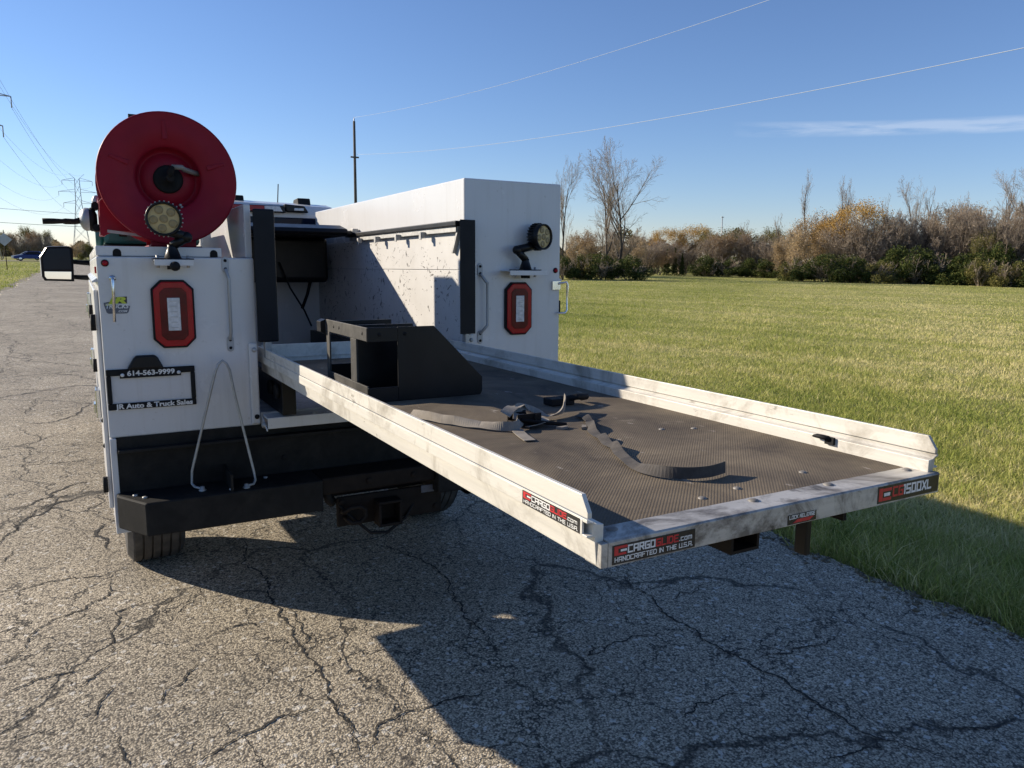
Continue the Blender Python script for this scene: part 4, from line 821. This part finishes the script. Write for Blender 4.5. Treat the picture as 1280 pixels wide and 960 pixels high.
for s in (-1, 1):
    my = 4.2; b = B(); b.prism([(s*1.115,1.46), (s*1.32,1.47), (s*1.345,1.50), (s*1.345,1.66), (s*1.29,1.745), (s*1.13,1.75), (s*1.105,1.73)], 'y', my, my+.10); mo = part('towing_mirror', b, WP, TR_, .02)
    b = B(); b.prism([(s*1.110,1.458), (s*1.322,1.465), (s*1.338,1.50), (s*1.338,1.655), (s*1.285,1.742), (s*1.13,1.748), (s*1.103,1.73)], 'y', my-.012, my-.0005); part('mirror_bezel', b, MAT['black_rubber'], mo, .01)
    b = B(); b.prism([(s*1.122,1.555), (s*1.322,1.555), (s*1.322,1.652), (s*1.278,1.728), (s*1.135,1.732), (s*1.122,1.72)], 'y', my-.0165, my-.0125); part('mirror_glass', b, MAT['mirror_glass'], mo, .002)
    b = B(); b.prism([(s*1.130,1.475), (s*1.305,1.48), (s*1.318,1.50), (s*1.318,1.542), (s*1.125,1.540)], 'y', my-.0165, my-.0125); part('wide_mirror', b, MAT['mirror_silver'], mo, .002)
    for z in (1.62, 1.495):
        b = B(); b.tube([(s*1.11, my+.05, z), (s*.955, my+.10, z-.01)], [.018, .024], 8); part('mirror_arm', b, MAT['black_rubber'], mo)

# ------------------------------------------------------------------ hose reel on the left cabinet
HR = thing('hose_reel', (-.73, .3, 1.66), 'large dark red hose reel bolted upright on the low cabinet', 'hose reel')
RC = (-.728, .13, 1.924)
b = B(); R_ = .247
b.lathe(RC, (0,-1,0), [(.0,.118), (.012,.128), (.016,.20), (.010,R_-.008), (.013,R_), (.006,R_+.003), (.0,R_), (.004,R_-.012), (.008,.20), (.002,.12)], 72); b.lathe(RC, (0,-1,0), [(.001,.119), (-.030,.112), (-.040,.104), (-.040,.098), (-.031,.094), (-.031,.05)], 56)
flange = part('flange', b, MAT['reel_red'], HR)
for a in (.32, 1.62, 2.80):                                          # pressed ribs
    c, s_ = math.cos(a), math.sin(a); b = B(); q = [(.145,-.010),(.215,-.006),(.215,.006),(.145,.010)]
    pts = [(RC[0]+u*c-v*s_, RC[2]+u*s_+v*c) for u, v in q]; b.prism(pts, 'y', RC[1]-.0185, RC[1]-.012); part('rib', b, MAT['reel_red'], flange, .003)
b = B(); b.lathe((RC[0], RC[1]+.034, RC[2]), (0,-1,0), [(0,.054), (.012,.054), (.016,.045), (.016,.02), (.03,.018), (.031,0)], 28); hub = part('hub', b, MAT['black_rubber'], HR)
b = B(); b.tube([(RC[0]+.002, RC[1]+.01, RC[2]), (RC[0]+.002, RC[1]-.03, RC[2]), (RC[0]+.004, RC[1]-.034, RC[2]+.02), (RC[0]+.012, RC[1]-.03, RC[2]+.042)], .012, 10); b.lathe((RC[0]+.002, RC[1]-.028, RC[2]), (0,-1,0), [(0,.016),(.012,.016),(.012,0)], 6, smooth=False); part('swivel', b, MAT['brown_steel'], hub)
b = B(); b.tube([(RC[0]+.010, RC[1]-.03, RC[2]+.042), (RC[0]+.045, RC[1]-.03, RC[2]+.042), (RC[0]+.055, RC[1]-.02, RC[2]+.036), (RC[0]+.11, RC[1]+.02, RC[2]+.026)], .010, 10); part('supply_pipe', b, MAT['dull_bolt'], hub)
for dx, dz in ((.038,-.098), (.043,-.106)):
    b = B(); b.ball((RC[0]+dx, RC[1]+.016, RC[2]+dz), .006); part('flange_screw', b, MAT['zinc'], flange)
b = B(); b.tube([(RC[0], RC[1]+.036, RC[2]), (RC[0], .44, RC[2])], .075, 28); part('drum', b, MAT['black_paint'], HR)
b = B(); 
for k in range(9): b.lathe((RC[0], .20+.026*k, RC[2]), (0,1,0), [(-.012,.10), (-.009,.175), (0,.182), (.009,.175), (.012,.10)], 40)
part('hose', b, MAT['black_rubber'], HR)
b = B(); b.lathe((RC[0], .45, RC[2]), (0,1,0), [(.0,.05), (.0,.20), (.006,R_), (.012,R_), (.008,.20), (.01,.05)], 56); part('rear_flange', b, MAT['reel_red'], HR)
b = B(); b.box(-.806, -.640, .14, .145, 1.662, 1.735); b.box(-.806, -.640, .14, .50, 1.6615, 1.672); b.prism([(-.80,1.672),(-.655,1.672),(-.70,1.90),(-.755,1.90)], 'y', .47, .478); part('base', b, MAT['reel_red'], HR, .003)
b = B(); b.prism([(-.966,1.70),(-.975,1.715),(-.972,1.835),(-.955,1.852),(-.93,1.80),(-.87,1.742),(-.78,1.725),(-.78,1.70),(-.87,1.722),(-.925,1.722)], 'y', .22, .232); b.box(-.975, -.955, .2325, .40, 1.705, 1.845); arm = part('guide_arm', b, MAT['reel_red'], HR, .003)
b = B(); b.prism([(-.95,1.716),(-.78,1.696),(-.78,1.706),(-.95,1.727)], 'y', .214, .2195); part('arm_edge', b, MAT['zinc'], arm)
for z in (1.735, 1.82):
    b = B(); b.tube([(-.985, .25, z), (-.985, .38, z)], .014, 10); part('guide_roller', b, MAT['black_rubber'], arm)
b = B(); b.lathe((-.990, .30, 1.768), (-1,0,0), [(-.01,.02), (0,.044), (.012,.046), (.018,.042)], 24); hs_ = part('hose_stop', b, MAT['black_rubber'], HR)
b = B(); b.lathe((-1.009, .30, 1.768), (-1,0,0), [(-.001,.044), (.012,.045), (.024,.036), (.032,.018)], 24); part('stop_half', b, MAT['galvanized'], hs_)
b = B(); b.tube([(-1.03,.30,1.765), (-1.06,.29,1.757), (-1.09,.285,1.757), (-1.10,.285,1.757), (-1.13,.283,1.756), (-1.165,.28,1.755)], [.013,.011,.0115,.009,.011,.0115], 12); part('nozzle', b, MAT['brown_steel'], HR)
b = B(); b.ball((-.975, .5, 1.85), .022, sc=(.8,.8,1.3)); part('valve_cap', b, MAT['galvanized'], HR)
# ------------------------------------------------------------------ compressor behind the reel
AP = thing('air_compressor', (-.77, 1.0, 1.66), 'teal air compressor half hidden behind the hose reel', 'compressor')
b = B(); b.box(-.955, -.565, .62, 1.20, 1.68, 1.795); part('housing', b, MAT['teal_paint'], AP, .02)
b = B(); b.box(-.960, -.560, .60, 1.22, 1.6615, 1.679); part('skid', b, MAT['black_paint'], AP, .003)
b = B(); b.tube([(-.955,.7,1.72),(-.985,.7,1.72)], .05, 18); part('filter_cap', b, MAT['teal_paint'], AP)
b = B(); b.box(-.895, -.865, .585, .619, 1.715, 1.745); b.tube([(-.88,.60,1.745),(-.88,.60,1.765)], .006, 8); part('drain_valve', b, MAT['brown_steel'], AP, .003)
b = B(); b.box(-.775, -.60, 1.24, 1.46, 1.6615, 2.20); tw_o = part('shadow_caster', b, MAT['black_paint'], AP, .006)  # unseen box added behind the reel to cast a square shadow
b = B(); b.box(-.79, -.72, 1.27, 1.30, 2.2005, 2.35); part('upper_bracket', b, MAT['black_paint'], tw_o)

# ------------------------------------------------------------------ cargo slide pulled out of the bed
SL = thing('cargo_slide', (0, -1.1, 1.15), 'long aluminium cargo slide drawn far out of the truck bed', 'cargo slide')
YE, YF = -2.292, .12
RA, BA = MAT['rail_aluminium'], MAT['beam_aluminium']
for s in (-1, 1):
    def q(l): return [(s*x, z) for x, z in l]
    b = B()
    b.prism(q([(.398,1.152),(.410,1.152),(.414,1.196),(.428,1.197),(.428,1.200),(.417,1.200),(.417,1.219),(.428,1.219),(.428,1.225),(.412,1.216),(.398,1.214)]), 'y', YE, YF)
    rl = part('side_rail', b, RA, SL, .0008, 'scarred inner rail face, worn to dull metal' if s > 0 else None)
    b = B(); fl = [(YE+.001,1.2255),(YE+.001,1.234),(YE+.018,1.259),(YF-.002,1.259),(YF-.002,1.2255)]; b.prism(fl, 'x', s*.4185, s*.4265); part('rail_flange', b, RA, rl, .0012)
    if s < 0: b = B(); b.prism([(-.4285,1.1985),(-.4245,1.1985),(-.4245,1.2225),(-.4285,1.2225)], 'y', YE+.012, YF); part('rail_face', b, RA, rl, .0008)
b = B(); b.box(-.3975, .3975, YE+.048, YF, 1.172, 1.1885); part('deck_mat', b, MAT['deck_mat'], SL)
b = B(); b.prism([(YE-.012,1.150),(YE-.012,1.188),(YE-.009,1.1905),(YE+.047,1.1905),(YE+.047,1.1885),(YE-.006,1.187),(YE-.006,1.150)], 'x', -.397, .418); b.box(-.4095, -.3975, YE-.0115, YE+.03, 1.150, 1.188); bm_ = part('end_beam', b, BA, SL, .0015)
b = B(); b.box(-.41, .41, YF+.001, YF+.013, 1.155, 1.262); b.box(-.41, .41, YF-.004, YF+.0005, 1.205, 1.212); part('head_board', b, RA, SL, .001)
for x, y in ((-.36,-2.262), (-.055,-2.262), (.145,-2.258), (.375,-2.262)):
    b = B(); b.lathe((x, y, 1.1905), (0,0,1), [(0,.010),(.0015,.0095),(.0035,.005),(.004,0)], 14); part('beam_bolt', b, MAT['dull_bolt'], bm_)
for x, y in ((-.12,-2.205), (-.02,-2.19), (.18,-2.17), (.28,-1.75), (.20,-1.72)):
    b = B(); b.lathe((x, y, 1.1885), (0,0,1), [(0,.008),(.0015,.0075),(.003,.004),(.0035,0)], 12); part('deck_bolt', b, MAT['dull_bolt'], SL)
for x0, x1, z0, y0 in ((-.075,-.005,1.085,-2.235), (.225,.235,1.10,-2.235)):
    b = B(); b.box(x0, x1, y0, -.2, z0, z0+.006); b.box(x0, x0+.006, y0, -.2, z0+.0065, 1.149); b.box(x1-.006, x1, y0, -.2, z0+.0065, 1.149); part('deck_beam', b, MAT['brown_steel'], SL)
b = B(); b.box(-.39, .39, -2.23, -.2, 1.1495, 1.1715); part('deck_pan', b, MAT['brown_steel'], SL)
b = B(); b.box(.088, .102, -2.262, -2.235, 1.062, 1.149); part('lock_lever', b, MAT['black_paint'], SL, .003)
for x in (-.385, .33):
    b = B(); b.box(x, x+.055, -.12, 2.2, .999, 1.148); part('roller_channel', b, MAT['black_paint'], SL, .003)
for y in (-.06, .06):
    b = B(); b.tube([(-.40, y, 1.09), (-.386, y, 1.09)], .03, 16); part('roller', b, MAT['black_rubber'], SL)
b = B(); hk = [(.398,-2.06,1.207),(.390,-2.062,1.214),(.384,-2.055,1.216),(.383,-2.038,1.216),(.388,-2.024,1.213)]
b.tube(hk, [.006,.006,.0055,.005,.003], 10); b.box(.391, .3975, -2.075, -2.052, 1.200, 1.217); part('tie_hook', b, MAT['black_rubber'], SL)
# worn maker's stickers
def sticker(corner, ux, uz, w, h, label):
    o = Vector(corner); ux = Vector(ux); uz = Vector(uz); nn = ux.cross(uz); b = B()
    c = [o, o+ux*w, o+ux*w+uz*h, o+uz*h]; b.add([p + nn*.0003 for p in c] + [p - nn*.0005 for p in c], [(0,1,2,3),(7,6,5,4),(0,4,5,1),(1,5,6,2),(2,6,7,3),(3,7,4,0)])
    return part('sticker', b, MAT['sticker_black'], SL, 0, label), o, ux, uz
def maker(corner, ux, uz, w, h, label):
    st, o, ux, uz = sticker(corner, ux, uz, w, h, label); k = h/.0275
    b = B(); b2 = B(); x = .030*w/.165
    f = text_wf('CARGOGLIDE', w*.61, h*.34)
    e = stroke_text(b, 'CARGO', o+ux*x+uz*h*.52, ux, uz, h*.34, f, 1.5); xr = x + e
    e2 = stroke_text(b2, 'GLIDE', o+ux*xr+uz*h*.52, ux, uz, h*.34, f, 1.5); stroke_text(b, '.com', o+ux*(xr+e2)+uz*h*.52, ux, uz, h*.27, text_wf('.com', w*.16, h*.27), 1.1)
    stroke_text(b, 'HANDCRAFTED IN THE U.S.A.', o+ux*w*.03+uz*h*.13, ux, uz, h*.22, text_wf('HANDCRAFTED IN THE U.S.A.', w*.94, h*.22), 1.3)
    q = o+ux*w*.02+uz*h*.46
    def pl_(bb, pts, lift): nn = ux.cross(uz)*lift; bb.add([q+ux*u*w*.16+uz*v*h*.48+nn for u, v in pts], [tuple(range(len(pts)))])
    pl_(b2, [(0,0),(.28,0),(.28,1),(0,1)], .0006); pl_(b2, [(.285,.72),(1,.72),(.9,1),(.285,1)], .0006); pl_(b2, [(.285,0),(.85,0),(.85,.24),(.285,.24)], .0006)
    pl_(b, [(.45,.36),(.9,.36),(.9,.6),(.45,.6)], .0007)
    tag(part('lettering', b, MAT['letter_white'], st), kind='stuff'); tag(part('lettering', b2, MAT['letter_red'], st), kind='stuff'); return st
maker((-.4285, -2.105, 1.1985), (0,-1,0), (0,0,1), .170, .0235, 'black sticker with white and red lettering on the outer rail')
maker((-.390, YE-.0125, 1.1525), (1,0,0), (0,0,1), .162, .0300, 'black sticker with white and red lettering on the end beam corner')
st, o, ux, uz = sticker((-.016, YE-.0125, 1.152), (1,0,0), (0,0,1), .072, .0175, 'small black sticker over the lock lever')
b = B(); stroke_text(b, 'LOCK RELEASE', o+ux*.004+uz*.010, ux, uz, .0058, text_wf('LOCK RELEASE', .065, .0058), 1.3); tag(part('lettering', b, MAT['letter_white'], st), kind='stuff')
b = B(); b.add([o+ux*u+uz*v+Vector((0,-.0006,0)) for u, v in ((.012,.002),(.055,.002),(.066,.008),(.024,.008))], [(0,1,2,3)]); part('lettering', b, MAT['letter_red'], st)
st, o, ux, uz = sticker((.226, YE-.0125, 1.1535), (1,0,0), (0,0,1), .188, .0325, 'black sticker with model number on the end beam')
b = B(); b2 = B(); e = stroke_text(b2, 'CG', o+ux*.046+uz*.010, ux, uz, .0165, 1.05, 1.5); stroke_text(b, '1500XL', o+ux*(.046+e)+uz*.010, ux, uz, .0165, 1.0, 1.45)
for u0, u1, v0, v1 in ((.003,.014,.004,.029), (.0145,.040,.004,.010), (.0145,.040,.022,.028)): b2.add([o+ux*u+uz*v+Vector((0,-.0006,0)) for u, v in ((u0,v0),(u1,v0),(u1,v1),(u0,v1))], [(0,1,2,3)])
b.add([o+ux*u+uz*v+Vector((0,-.0006,0)) for u, v in ((.018,.0125),(.036,.0125),(.036,.019),(.018,.019))], [(0,1,2,3)])
tag(part('lettering', b, MAT['letter_white'], st), kind='stuff'); tag(part('lettering', b2, MAT['letter_red'], st), kind='stuff')

# ------------------------------------------------------------------ black steel bracket lying on the deck
BK = thing('steel_bracket', (-.15, -.85, 1.1885), 'black folded steel mounting bracket with cut-out windows on the slide', 'bracket')
x0, x1 = -.333, .046; y0, y1 = -1.03, -.60; zb, zt = 1.1887, 1.413
def frame(outer, holes): pass
def cut_plate(rects, axis, a, bb):
    b = B()
    for u0, u1, v0, v1 in rects:
        if axis == 'y': b.box(u0, u1, a, bb, v0, v1)
        else: b.box(a, bb, u0, u1, v0, v1)
    return b
# rear-facing plate with window and sloping shoulder
b = B(); b.prism([(x0,zb),(x0,zb+.045),(-.238,zb+.045),(-.238,zb)], 'y', y0, y0+.006); b.prism([(x0,1.370),(x0,zt),(-.238,zt),(-.238,1.370)], 'y', y0, y0+.006)
b.prism([(-.2379,zb),(.04,zb),(.046,zb+.012),(.046,1.246),(-.120,zt),(-.2379,zt)], 'y', y0, y0+.006); part('back_plate', b, MAT['black_paint'], BK, .0015)
# left plate with two windows
b = cut_plate([(y0+.0065,y1,1.372,zt), (y0+.0065,y1,zb,1.238), (y1-.035,y1,1.2381,1.3719), (-.925,-.868,1.2381,1.3719)], 'x', x0, x0+.006); lp = part('side_plate', b, MAT['sunlit_dusty_black'], BK, .0015)
for x in (-.295, -.215):
    b = B(); b.lathe((x, y0-.0002, 1.392), (0,-1,0), [(0,.006),(.0006,.006),(.0007,0)], 12); part('bolt_hole', b, MAT['black_rubber'], BK)
for y in (-.69, -.75, -.985): 
    b = B(); b.lathe((x0-.0002, y, 1.394), (-1,0,0), [(0,.006),(.0006,.006),(.0007,0)], 12); part('bolt_hole', b, MAT['black_rubber'], lp)
b = B(); b.prism([(-.327,1.398),(-.155,1.398),(-.135,1.38),(-.135,1.413),(-.327,1.413)], 'y', -.70, -.69); part('cross_plate', b, MAT['black_paint'], BK, .001)
b = B(); b.prism([(-.327,1.365),(-.155,1.365),(-.12,1.34),(-.12,1.409),(-.327,1.409)], 'y', -.86, -.852); part('cross_plate', b, MAT['black_paint'], BK, .001)
b = B(); b.box(-.327, .03, y1-.02, y1-.014, zb, 1.26); part('cross_plate', b, MAT['black_paint'], BK, .001)
b = B(); b.prism([(-.3265,zb),(-.02,zb),(-.02,1.30),(-.10,1.364),(-.3265,1.364)], 'y', -.866, -.861); part('cross_plate', b, MAT['black_paint'], BK, .001)
b = B(); b.box(-.3265, -.02, -1.023, -.867, zb+.0005, zb+.005); part('bottom_plate', b, MAT['black_paint'], BK)
b = B(); b.prism([(-.352,1.405),(-.335,1.413),(-.335,1.36),(-.352,1.37)], 'y', y1, y1+.05); part('tab', b, MAT['black_paint'], BK, .001)
b = B(); b.prism([(-.20,zb),(-.12,zb),(-.12,1.36),(-.16,1.39),(-.20,1.36)], 'y', -.80, -.794); part('inner_lug', b, MAT['black_paint'], BK, .001)

# ------------------------------------------------------------------ straps
DZ = 1.1887
def strap(name, pts, wid, mat, label, cat, group=None, parent=None, th=.0016):
    c = []                                             # Catmull-Rom through (x, y, z, lean) ; lean 1 = standing on edge
    P = [Vector((p[0], p[1], p[2])) for p in pts]; Ln = [p[3] for p in pts]; n = len(P); out = []
    for i in range(n-1):
        p0, p1, p2, p3 = P[max(i-1,0)], P[i], P[i+1], P[min(i+2,n-1)]
        for k in range(6):
            t = k/6; q = .5*((2*p1) + (p2-p0)*t + (2*p0-5*p1+4*p2-p3)*t*t + (3*p1-p0-3*p2+p3)*t**3); out.append((q, Ln[i]*(1-t)+Ln[i+1]*t))
    out.append((P[-1], Ln[-1])); res = []
    for i, (q, l) in enumerate(out):
        t = (out[min(i+1,len(out)-1)][0] - out[max(i-1,0)][0]).normalized(); side = Vector((-t.y, t.x, 0)).normalized()
        a = l*PI/2; wd = side*math.cos(a) + Vector((0,0,1))*math.sin(a); z = DZ + .0035 + abs(math.sin(a))*wid/2 + q.z
        res.append((Vector((q.x, q.y, z)), wd))
    b = B(); b.ribbon(res, wid, th)
    if parent: return part(name, b, MAT[mat], parent)
    T = thing(name, (pts[0][0], pts[0][1], DZ), label, cat, group); part('webbing', b, MAT[mat], T); return T
S1 = strap('ratchet_strap', [(-.300,-1.285,0,.5), (-.292,-1.32,0,.75), (-.278,-1.365,.001,.85), (-.262,-1.405,0,.7), (-.246,-1.44,.001,.82), (-.226,-1.475,0,.6), (-.205,-1.505,.002,.35), (-.188,-1.535,.001,.5), (-.168,-1.56,0,.8), (-.14,-1.572,0,.9), (-.115,-1.55,.004,.6), (-.09,-1.515,.010,.35), (-.06,-1.50,.012,.2), (-.03,-1.53,.006,.1), (-.06,-1.56,.002,.25), (-.10,-1.56,.001,.1)], .023, 'strap', 'crumpled brown ratchet strap with its buckle on the deck mat', 'strap')
strap('loop', [(-.10,-1.52,.006,.2), (-.06,-1.46,.02,.5), (-.01,-1.48,.012,.2), (.03,-1.49,.004,-.3), (.07,-1.465,.005,-.9), (.10,-1.43,.012,-1.0), (.115,-1.40,.016,-.95)], .032, 'strap', '', '', parent=S1)
strap('free_end', [(-.135,-1.57,.001,0), (-.15,-1.62,.0,0), (-.165,-1.685,.0,0)], .028, 'strap', '', '', parent=S1)
strap('loop', [(-.13,-1.50,.02,.3), (-.09,-1.47,.035,.1), (-.05,-1.45,.03,-.2), (-.02,-1.47,.015,.1)], .03, 'strap', '', '', parent=S1)
b = B(); b.box(-.115, -.045, -1.535, -1.49, DZ+.006, DZ+.012); b.box(-.115, -.045, -1.54, -1.5355, DZ+.004, DZ+.034); b.box(-.115, -.045, -1.489, -1.484, DZ+.004, DZ+.030); b.tube([(-.06,-1.545,DZ+.024),(-.06,-1.478,DZ+.024)], .009, 10); b.tube([(-.105,-1.54,DZ+.02),(-.05,-1.56,DZ+.012),(.0,-1.59,DZ+.008)], .005, 8)
part('ratchet_buckle', b, MAT['brown_steel'], S1, .001)
strap('cargo_strap', [(.105,-1.49,.0,.0), (.098,-1.53,.003,.2), (.085,-1.57,.0,-.1), (.06,-1.605,.004,.25), (.04,-1.64,.0,.5), (.018,-1.675,.001,.2), (.006,-1.71,.0,.05), (-.008,-1.75,.003,.3), (-.028,-1.80,.0,.12), (-.04,-1.84,.002,.45), (-.06,-1.885,.0,.2), (-.082,-1.94,.001,.1), (-.100,-1.99,.0,.2), (-.108,-2.035,.0,.5), (-.097,-2.08,.0,.85), (-.065,-2.108,.0,1), (-.02,-2.118,.0,1), (.03,-2.108,.0,.96)], .023, 'strap_dark', 'dark webbing strap snaking over the deck, its end standing on edge', 'strap')
b = B(); b.tube([(.16,-1.30,DZ+.012),(.20,-1.34,DZ+.026),(.24,-1.33,DZ+.022),(.25,-1.29,DZ+.012)], .010, 8); b.box(.12, .20, -1.33, -1.28, DZ+.001, DZ+.022); 
T = thing('loose_ratchet', (.18, -1.31, DZ), 'small black ratchet handle lying in shadow beside the strap', 'ratchet'); part('handle', b, MAT['black_rubber'], T, .003)
for i, (x, y, a) in enumerate(((-.02,-1.60,.4), (.03,-1.62,1.2))):
    b = B(); c, s_ = math.cos(a)*.016, math.sin(a)*.016; b.prism([(x-c-s_*.5,y-s_+c*.5),(x+c,y+s_),(x+c*.7+s_*.6,y+s_*.7-c*.6),(x-c*.6+s_*.4,y-s_*.6-c*.4)], 'z', DZ+.0005, DZ+.007)
    T = thing('wood_chip', (x, y, DZ), 'pale splinter of wood lying beside the crumpled strap', 'wood chip', 'wood chips on the deck mat'); part('chip', b, MAT['strap'], T)

# ------------------------------------------------------------------ far things: poles, wires, towers, cars, sign
def wire(name, A, Bp, sag, r, mat, label, group=None, n=36):
    A = Vector(A); Bp = Vector(Bp); pts = []
    for i in range(n+1):
        t_ = i/n; p = A.lerp(Bp, t_); p.z -= 4*sag*t_*(1-t_); pts.append(p)
    b = B(); b.tube(pts, r, 5); me = mesh_of(name, b, A); o = link(name, me, MAT[mat]); o.location = A; tag(o, label, 'wire', group); return o
def upole(x, y, h, label, arm=None):
    T = thing('utility_pole', (x, y, FZ), label, 'pole', 'utility poles', truck=False)
    b = B(); b.tube([(x,y,FZ),(x,y,h)], [.15,.10], 10); part('shaft', b, MAT['pole_wood'], T)
    b = B(); b.box(x-.35, x+.35, y-.05, y+.05, h-2.95, h-2.83); part('cross_arm', b, MAT['pole_wood'], T)
    b = B(); b.lathe((x,y,h), (0,0,1), [(0,.05),(.12,.06),(.2,.03),(.35,.02),(.36,0)], 10); part('insulator', b, MAT['galvanized'], T); return T
upole(19.5, 60.64, 12.6, 'dark utility pole rising behind the tall white cabinet'); upole(23, -5, 11.6, 'dark utility pole at the field edge by the overhead wires')
wire('power_line', (19.5,60.64,12.9), (23,-5,11.9), 1.2, .009, 'wire_metal', 'upper pale wire running from the top of the dark utility pole')
wire('power_line', (19.66,60.6,9.95), (23.1,-5,7.95), 1.1, .011, 'wire_metal', 'lower pale wire running from the cross arm of the utility pole')
for x, d, h, lb in ((900, 150, 66, 'pale slender lamp post behind the far dark shrubs'), (803, 110, 44, 'short white light post beside the conifers'), (824, 120, 40, 'thin grey post behind the rusty bushes')):
    p = sight(x, d); hh = h*d*.93/945.93; T = thing('light_post', (p.x, p.y, FZ), lb, 'post', truck=False)
    b = B(); b.tube([(p.x,p.y,FZ),(p.x,p.y,hh)], [.13,.08] if d > 130 else [.07,.05], 8); part('shaft', b, MAT['galvanized'], T)
    b = B(); b.box(p.x-.35, p.x+.35, p.y-.05, p.y+.05, hh-.25, hh-.12); part('cross_arm', b, MAT['galvanized'], T)
# lattice transmission towers
def tower(x, y, h, label, rot):
    T = thing('transmission_tower', (x, y, FZ), label, 'pylon', 'transmission towers', truck=False); T['base'] = [0,0,0]; T.rotation_euler = (0,0,rot); s = h/36
    b = B(); lv = [(0,3.6),(6,3.0),(12,2.3),(18,1.7),(23,1.2),(27,1.1),(31,1.0),(34,.9)]
    for sx in (-1,1):
        for sy in (-1,1): b.tube([(sx*w*s, sy*w*s, z*s) for z, w in lv], .10*s, 4)
    for (z0,w0),(z1,w1) in zip(lv, lv[1:]):
        for sx in (-1,1):
            b.tube([(sx*w0*s,-w0*s,z0*s),(sx*w1*s,w1*s,z1*s)], .05*s, 4); b.tube([(sx*w0*s,w0*s,z0*s),(sx*w1*s,-w1*s,z1*s)], .05*s, 4); b.tube([(-w0*s,sx*w0*s,z0*s),(w1*s,sx*w1*s,z1*s)], .05*s, 4); b.tube([(w0*s,sx*w0*s,z0*s),(-w1*s,sx*w1*s,z1*s)], .05*s, 4)
    part('lattice_mast', b, MAT['galvanized'], T)
    tips = []
    for z, w in ((23,6),(28,7.6),(33,6)):
        for sx in (-1,1):
            b = B(); b.tube([(sx*1.0*s,0,(z+1.3)*s),(sx*w*s,0,z*s)], .10*s, 4); b.tube([(sx*1.0*s,0,z*s),(sx*w*s,0,z*s)], .10*s, 4); b.tube([(sx*w*s,0,z*s),(sx*w*s,0,(z-1.9)*s)], .10*s, 5); part('cross_arm', b, MAT['galvanized'], T)
            v = Matrix.Rotation(rot, 3, 'Z') @ Vector((sx*w*s,0,(z-1.9)*s)); tips.append(Vector((x,y,FZ)) + v)
    for sx in (-1,1):
        b = B(); b.tube([(sx*.9*s,0,34*s),(sx*3*s,0,36*s)], .09*s, 4); part('earth_arm', b, MAT['galvanized'], T); v = Matrix.Rotation(rot, 3, 'Z') @ Vector((sx*3*s,0,36*s)); tips.append(Vector((x,y,FZ)) + v)
    return tips
p1 = sight(104, 400); p2 = sight(-32, 150)
rot_ = math.atan2(p2.y-p1.y, p2.x-p1.x) + PI/2
t1 = tower(p1.x, p1.y, 35.5, 'lattice transmission tower standing past the red hose reel', rot_)
t2 = tower(p2.x, p2.y, 33, 'lattice transmission tower at the field edge past the diamond sign', rot_)
for a, c in zip(t1, t2): wire('transmission_line', a, c, 7, .022, 'wire_dark', 'thin wire sagging between the two transmission towers', 'transmission wires')
pa, pb = sight(-60, 150), sight(140, 168)
for z, rr in ((6.1, .035), (8.4, .03)): wire('service_wire', (pa.x,pa.y,z+.2), (pb.x,pb.y,z), .15, rr, 'wire_dark', 'level dark wire strung along the cross road', 'wires along the cross road')
# cars at the junction
def car(cx, y, L, h, mat, label, group=None):
    T = thing('parked_car', (cx, y, 0), label, 'car', truck=False); w = .9
    prof = [(-L/2,.35),(-L/2,.62),(-L/2+.15,.74),(-L/2+1.15,.92),(L/2-.85,.98),(L/2-.1,.92),(L/2,.6),(L/2,.35)]
    b = B(); b.prism([(cx+x, z) for x, z in prof], 'y', y-w, y+w); part('body', b, MAT[mat], T, .05)
    b = B(); b.prism([(cx-L/2+1.15,.921),(cx-L/2+1.95,h),(cx+L/2-1.5,h),(cx+L/2-.85,.981)], 'y', y-w+.12, y+w-.12); part('roof', b, MAT[mat], T, .06)
    b = B(); b.prism([(cx-L/2+1.35,.98),(cx-L/2+2.0,h-.07),(cx+L/2-1.65,h-.07),(cx+L/2-1.1,1.0)], 'y', y-w+.105, y-w+.118); part('side_window', b, MAT['dark_glass'], T)
    for dx in (-L/2+.9, L/2-.95):
        b = B(); b.lathe((cx+dx, y-w+.02, .33), (0,-1,0), [(-.2,.33),(0,.33),(.02,.3),(.02,.22)], 20); wh = part('wheel', b, MAT['tyre_rubber'], T)
        b = B(); b.lathe((cx+dx, y-w+.02, .33), (0,-1,0), [(.015,.22),(.03,.2),(.02,.08),(.03,0)], 16); part('rim', b, MAT['chrome'], wh)
    b = B(); b.box(cx-L/2-.01, cx-L/2+.2, y-w+.06, y-w+.4, .6, .72); part('headlight', b, MAT['lens_clear'], T, .02)
p = sight(16, 138); q = sight(60, 138); cx = p.x + 2.45
car(cx, 137, 4.9, 1.47, 'car_blue', 'dark blue car stopped on the cross road beyond the truck mirror')
p = sight(20, 146); car(p.x+1.5, 145.5, 4.5, 1.42, 'car_white', 'white car partly hidden behind the blue car')
# diamond sign seen from behind
p = sight(8, 78); T = thing('road_sign', (p.x, p.y, FZ), 'back of a grey diamond road sign on a thin post', 'road sign', truck=False)
b = B(); b.tube([(p.x,p.y,FZ),(p.x-.03,p.y,3.3)], .035, 6); part('post', b, MAT['brown_steel'], T)
b = B(); b.prism([(p.x-.58,2.5),(p.x-.02,1.95),(p.x+.54,2.5),(p.x-.02,3.05)], 'y', p.y-.06, p.y-.045); part('sign_panel', b, MAT['sign_back'], T)
for o in bpy.data.objects:
    if 'base' in o: del o['base']
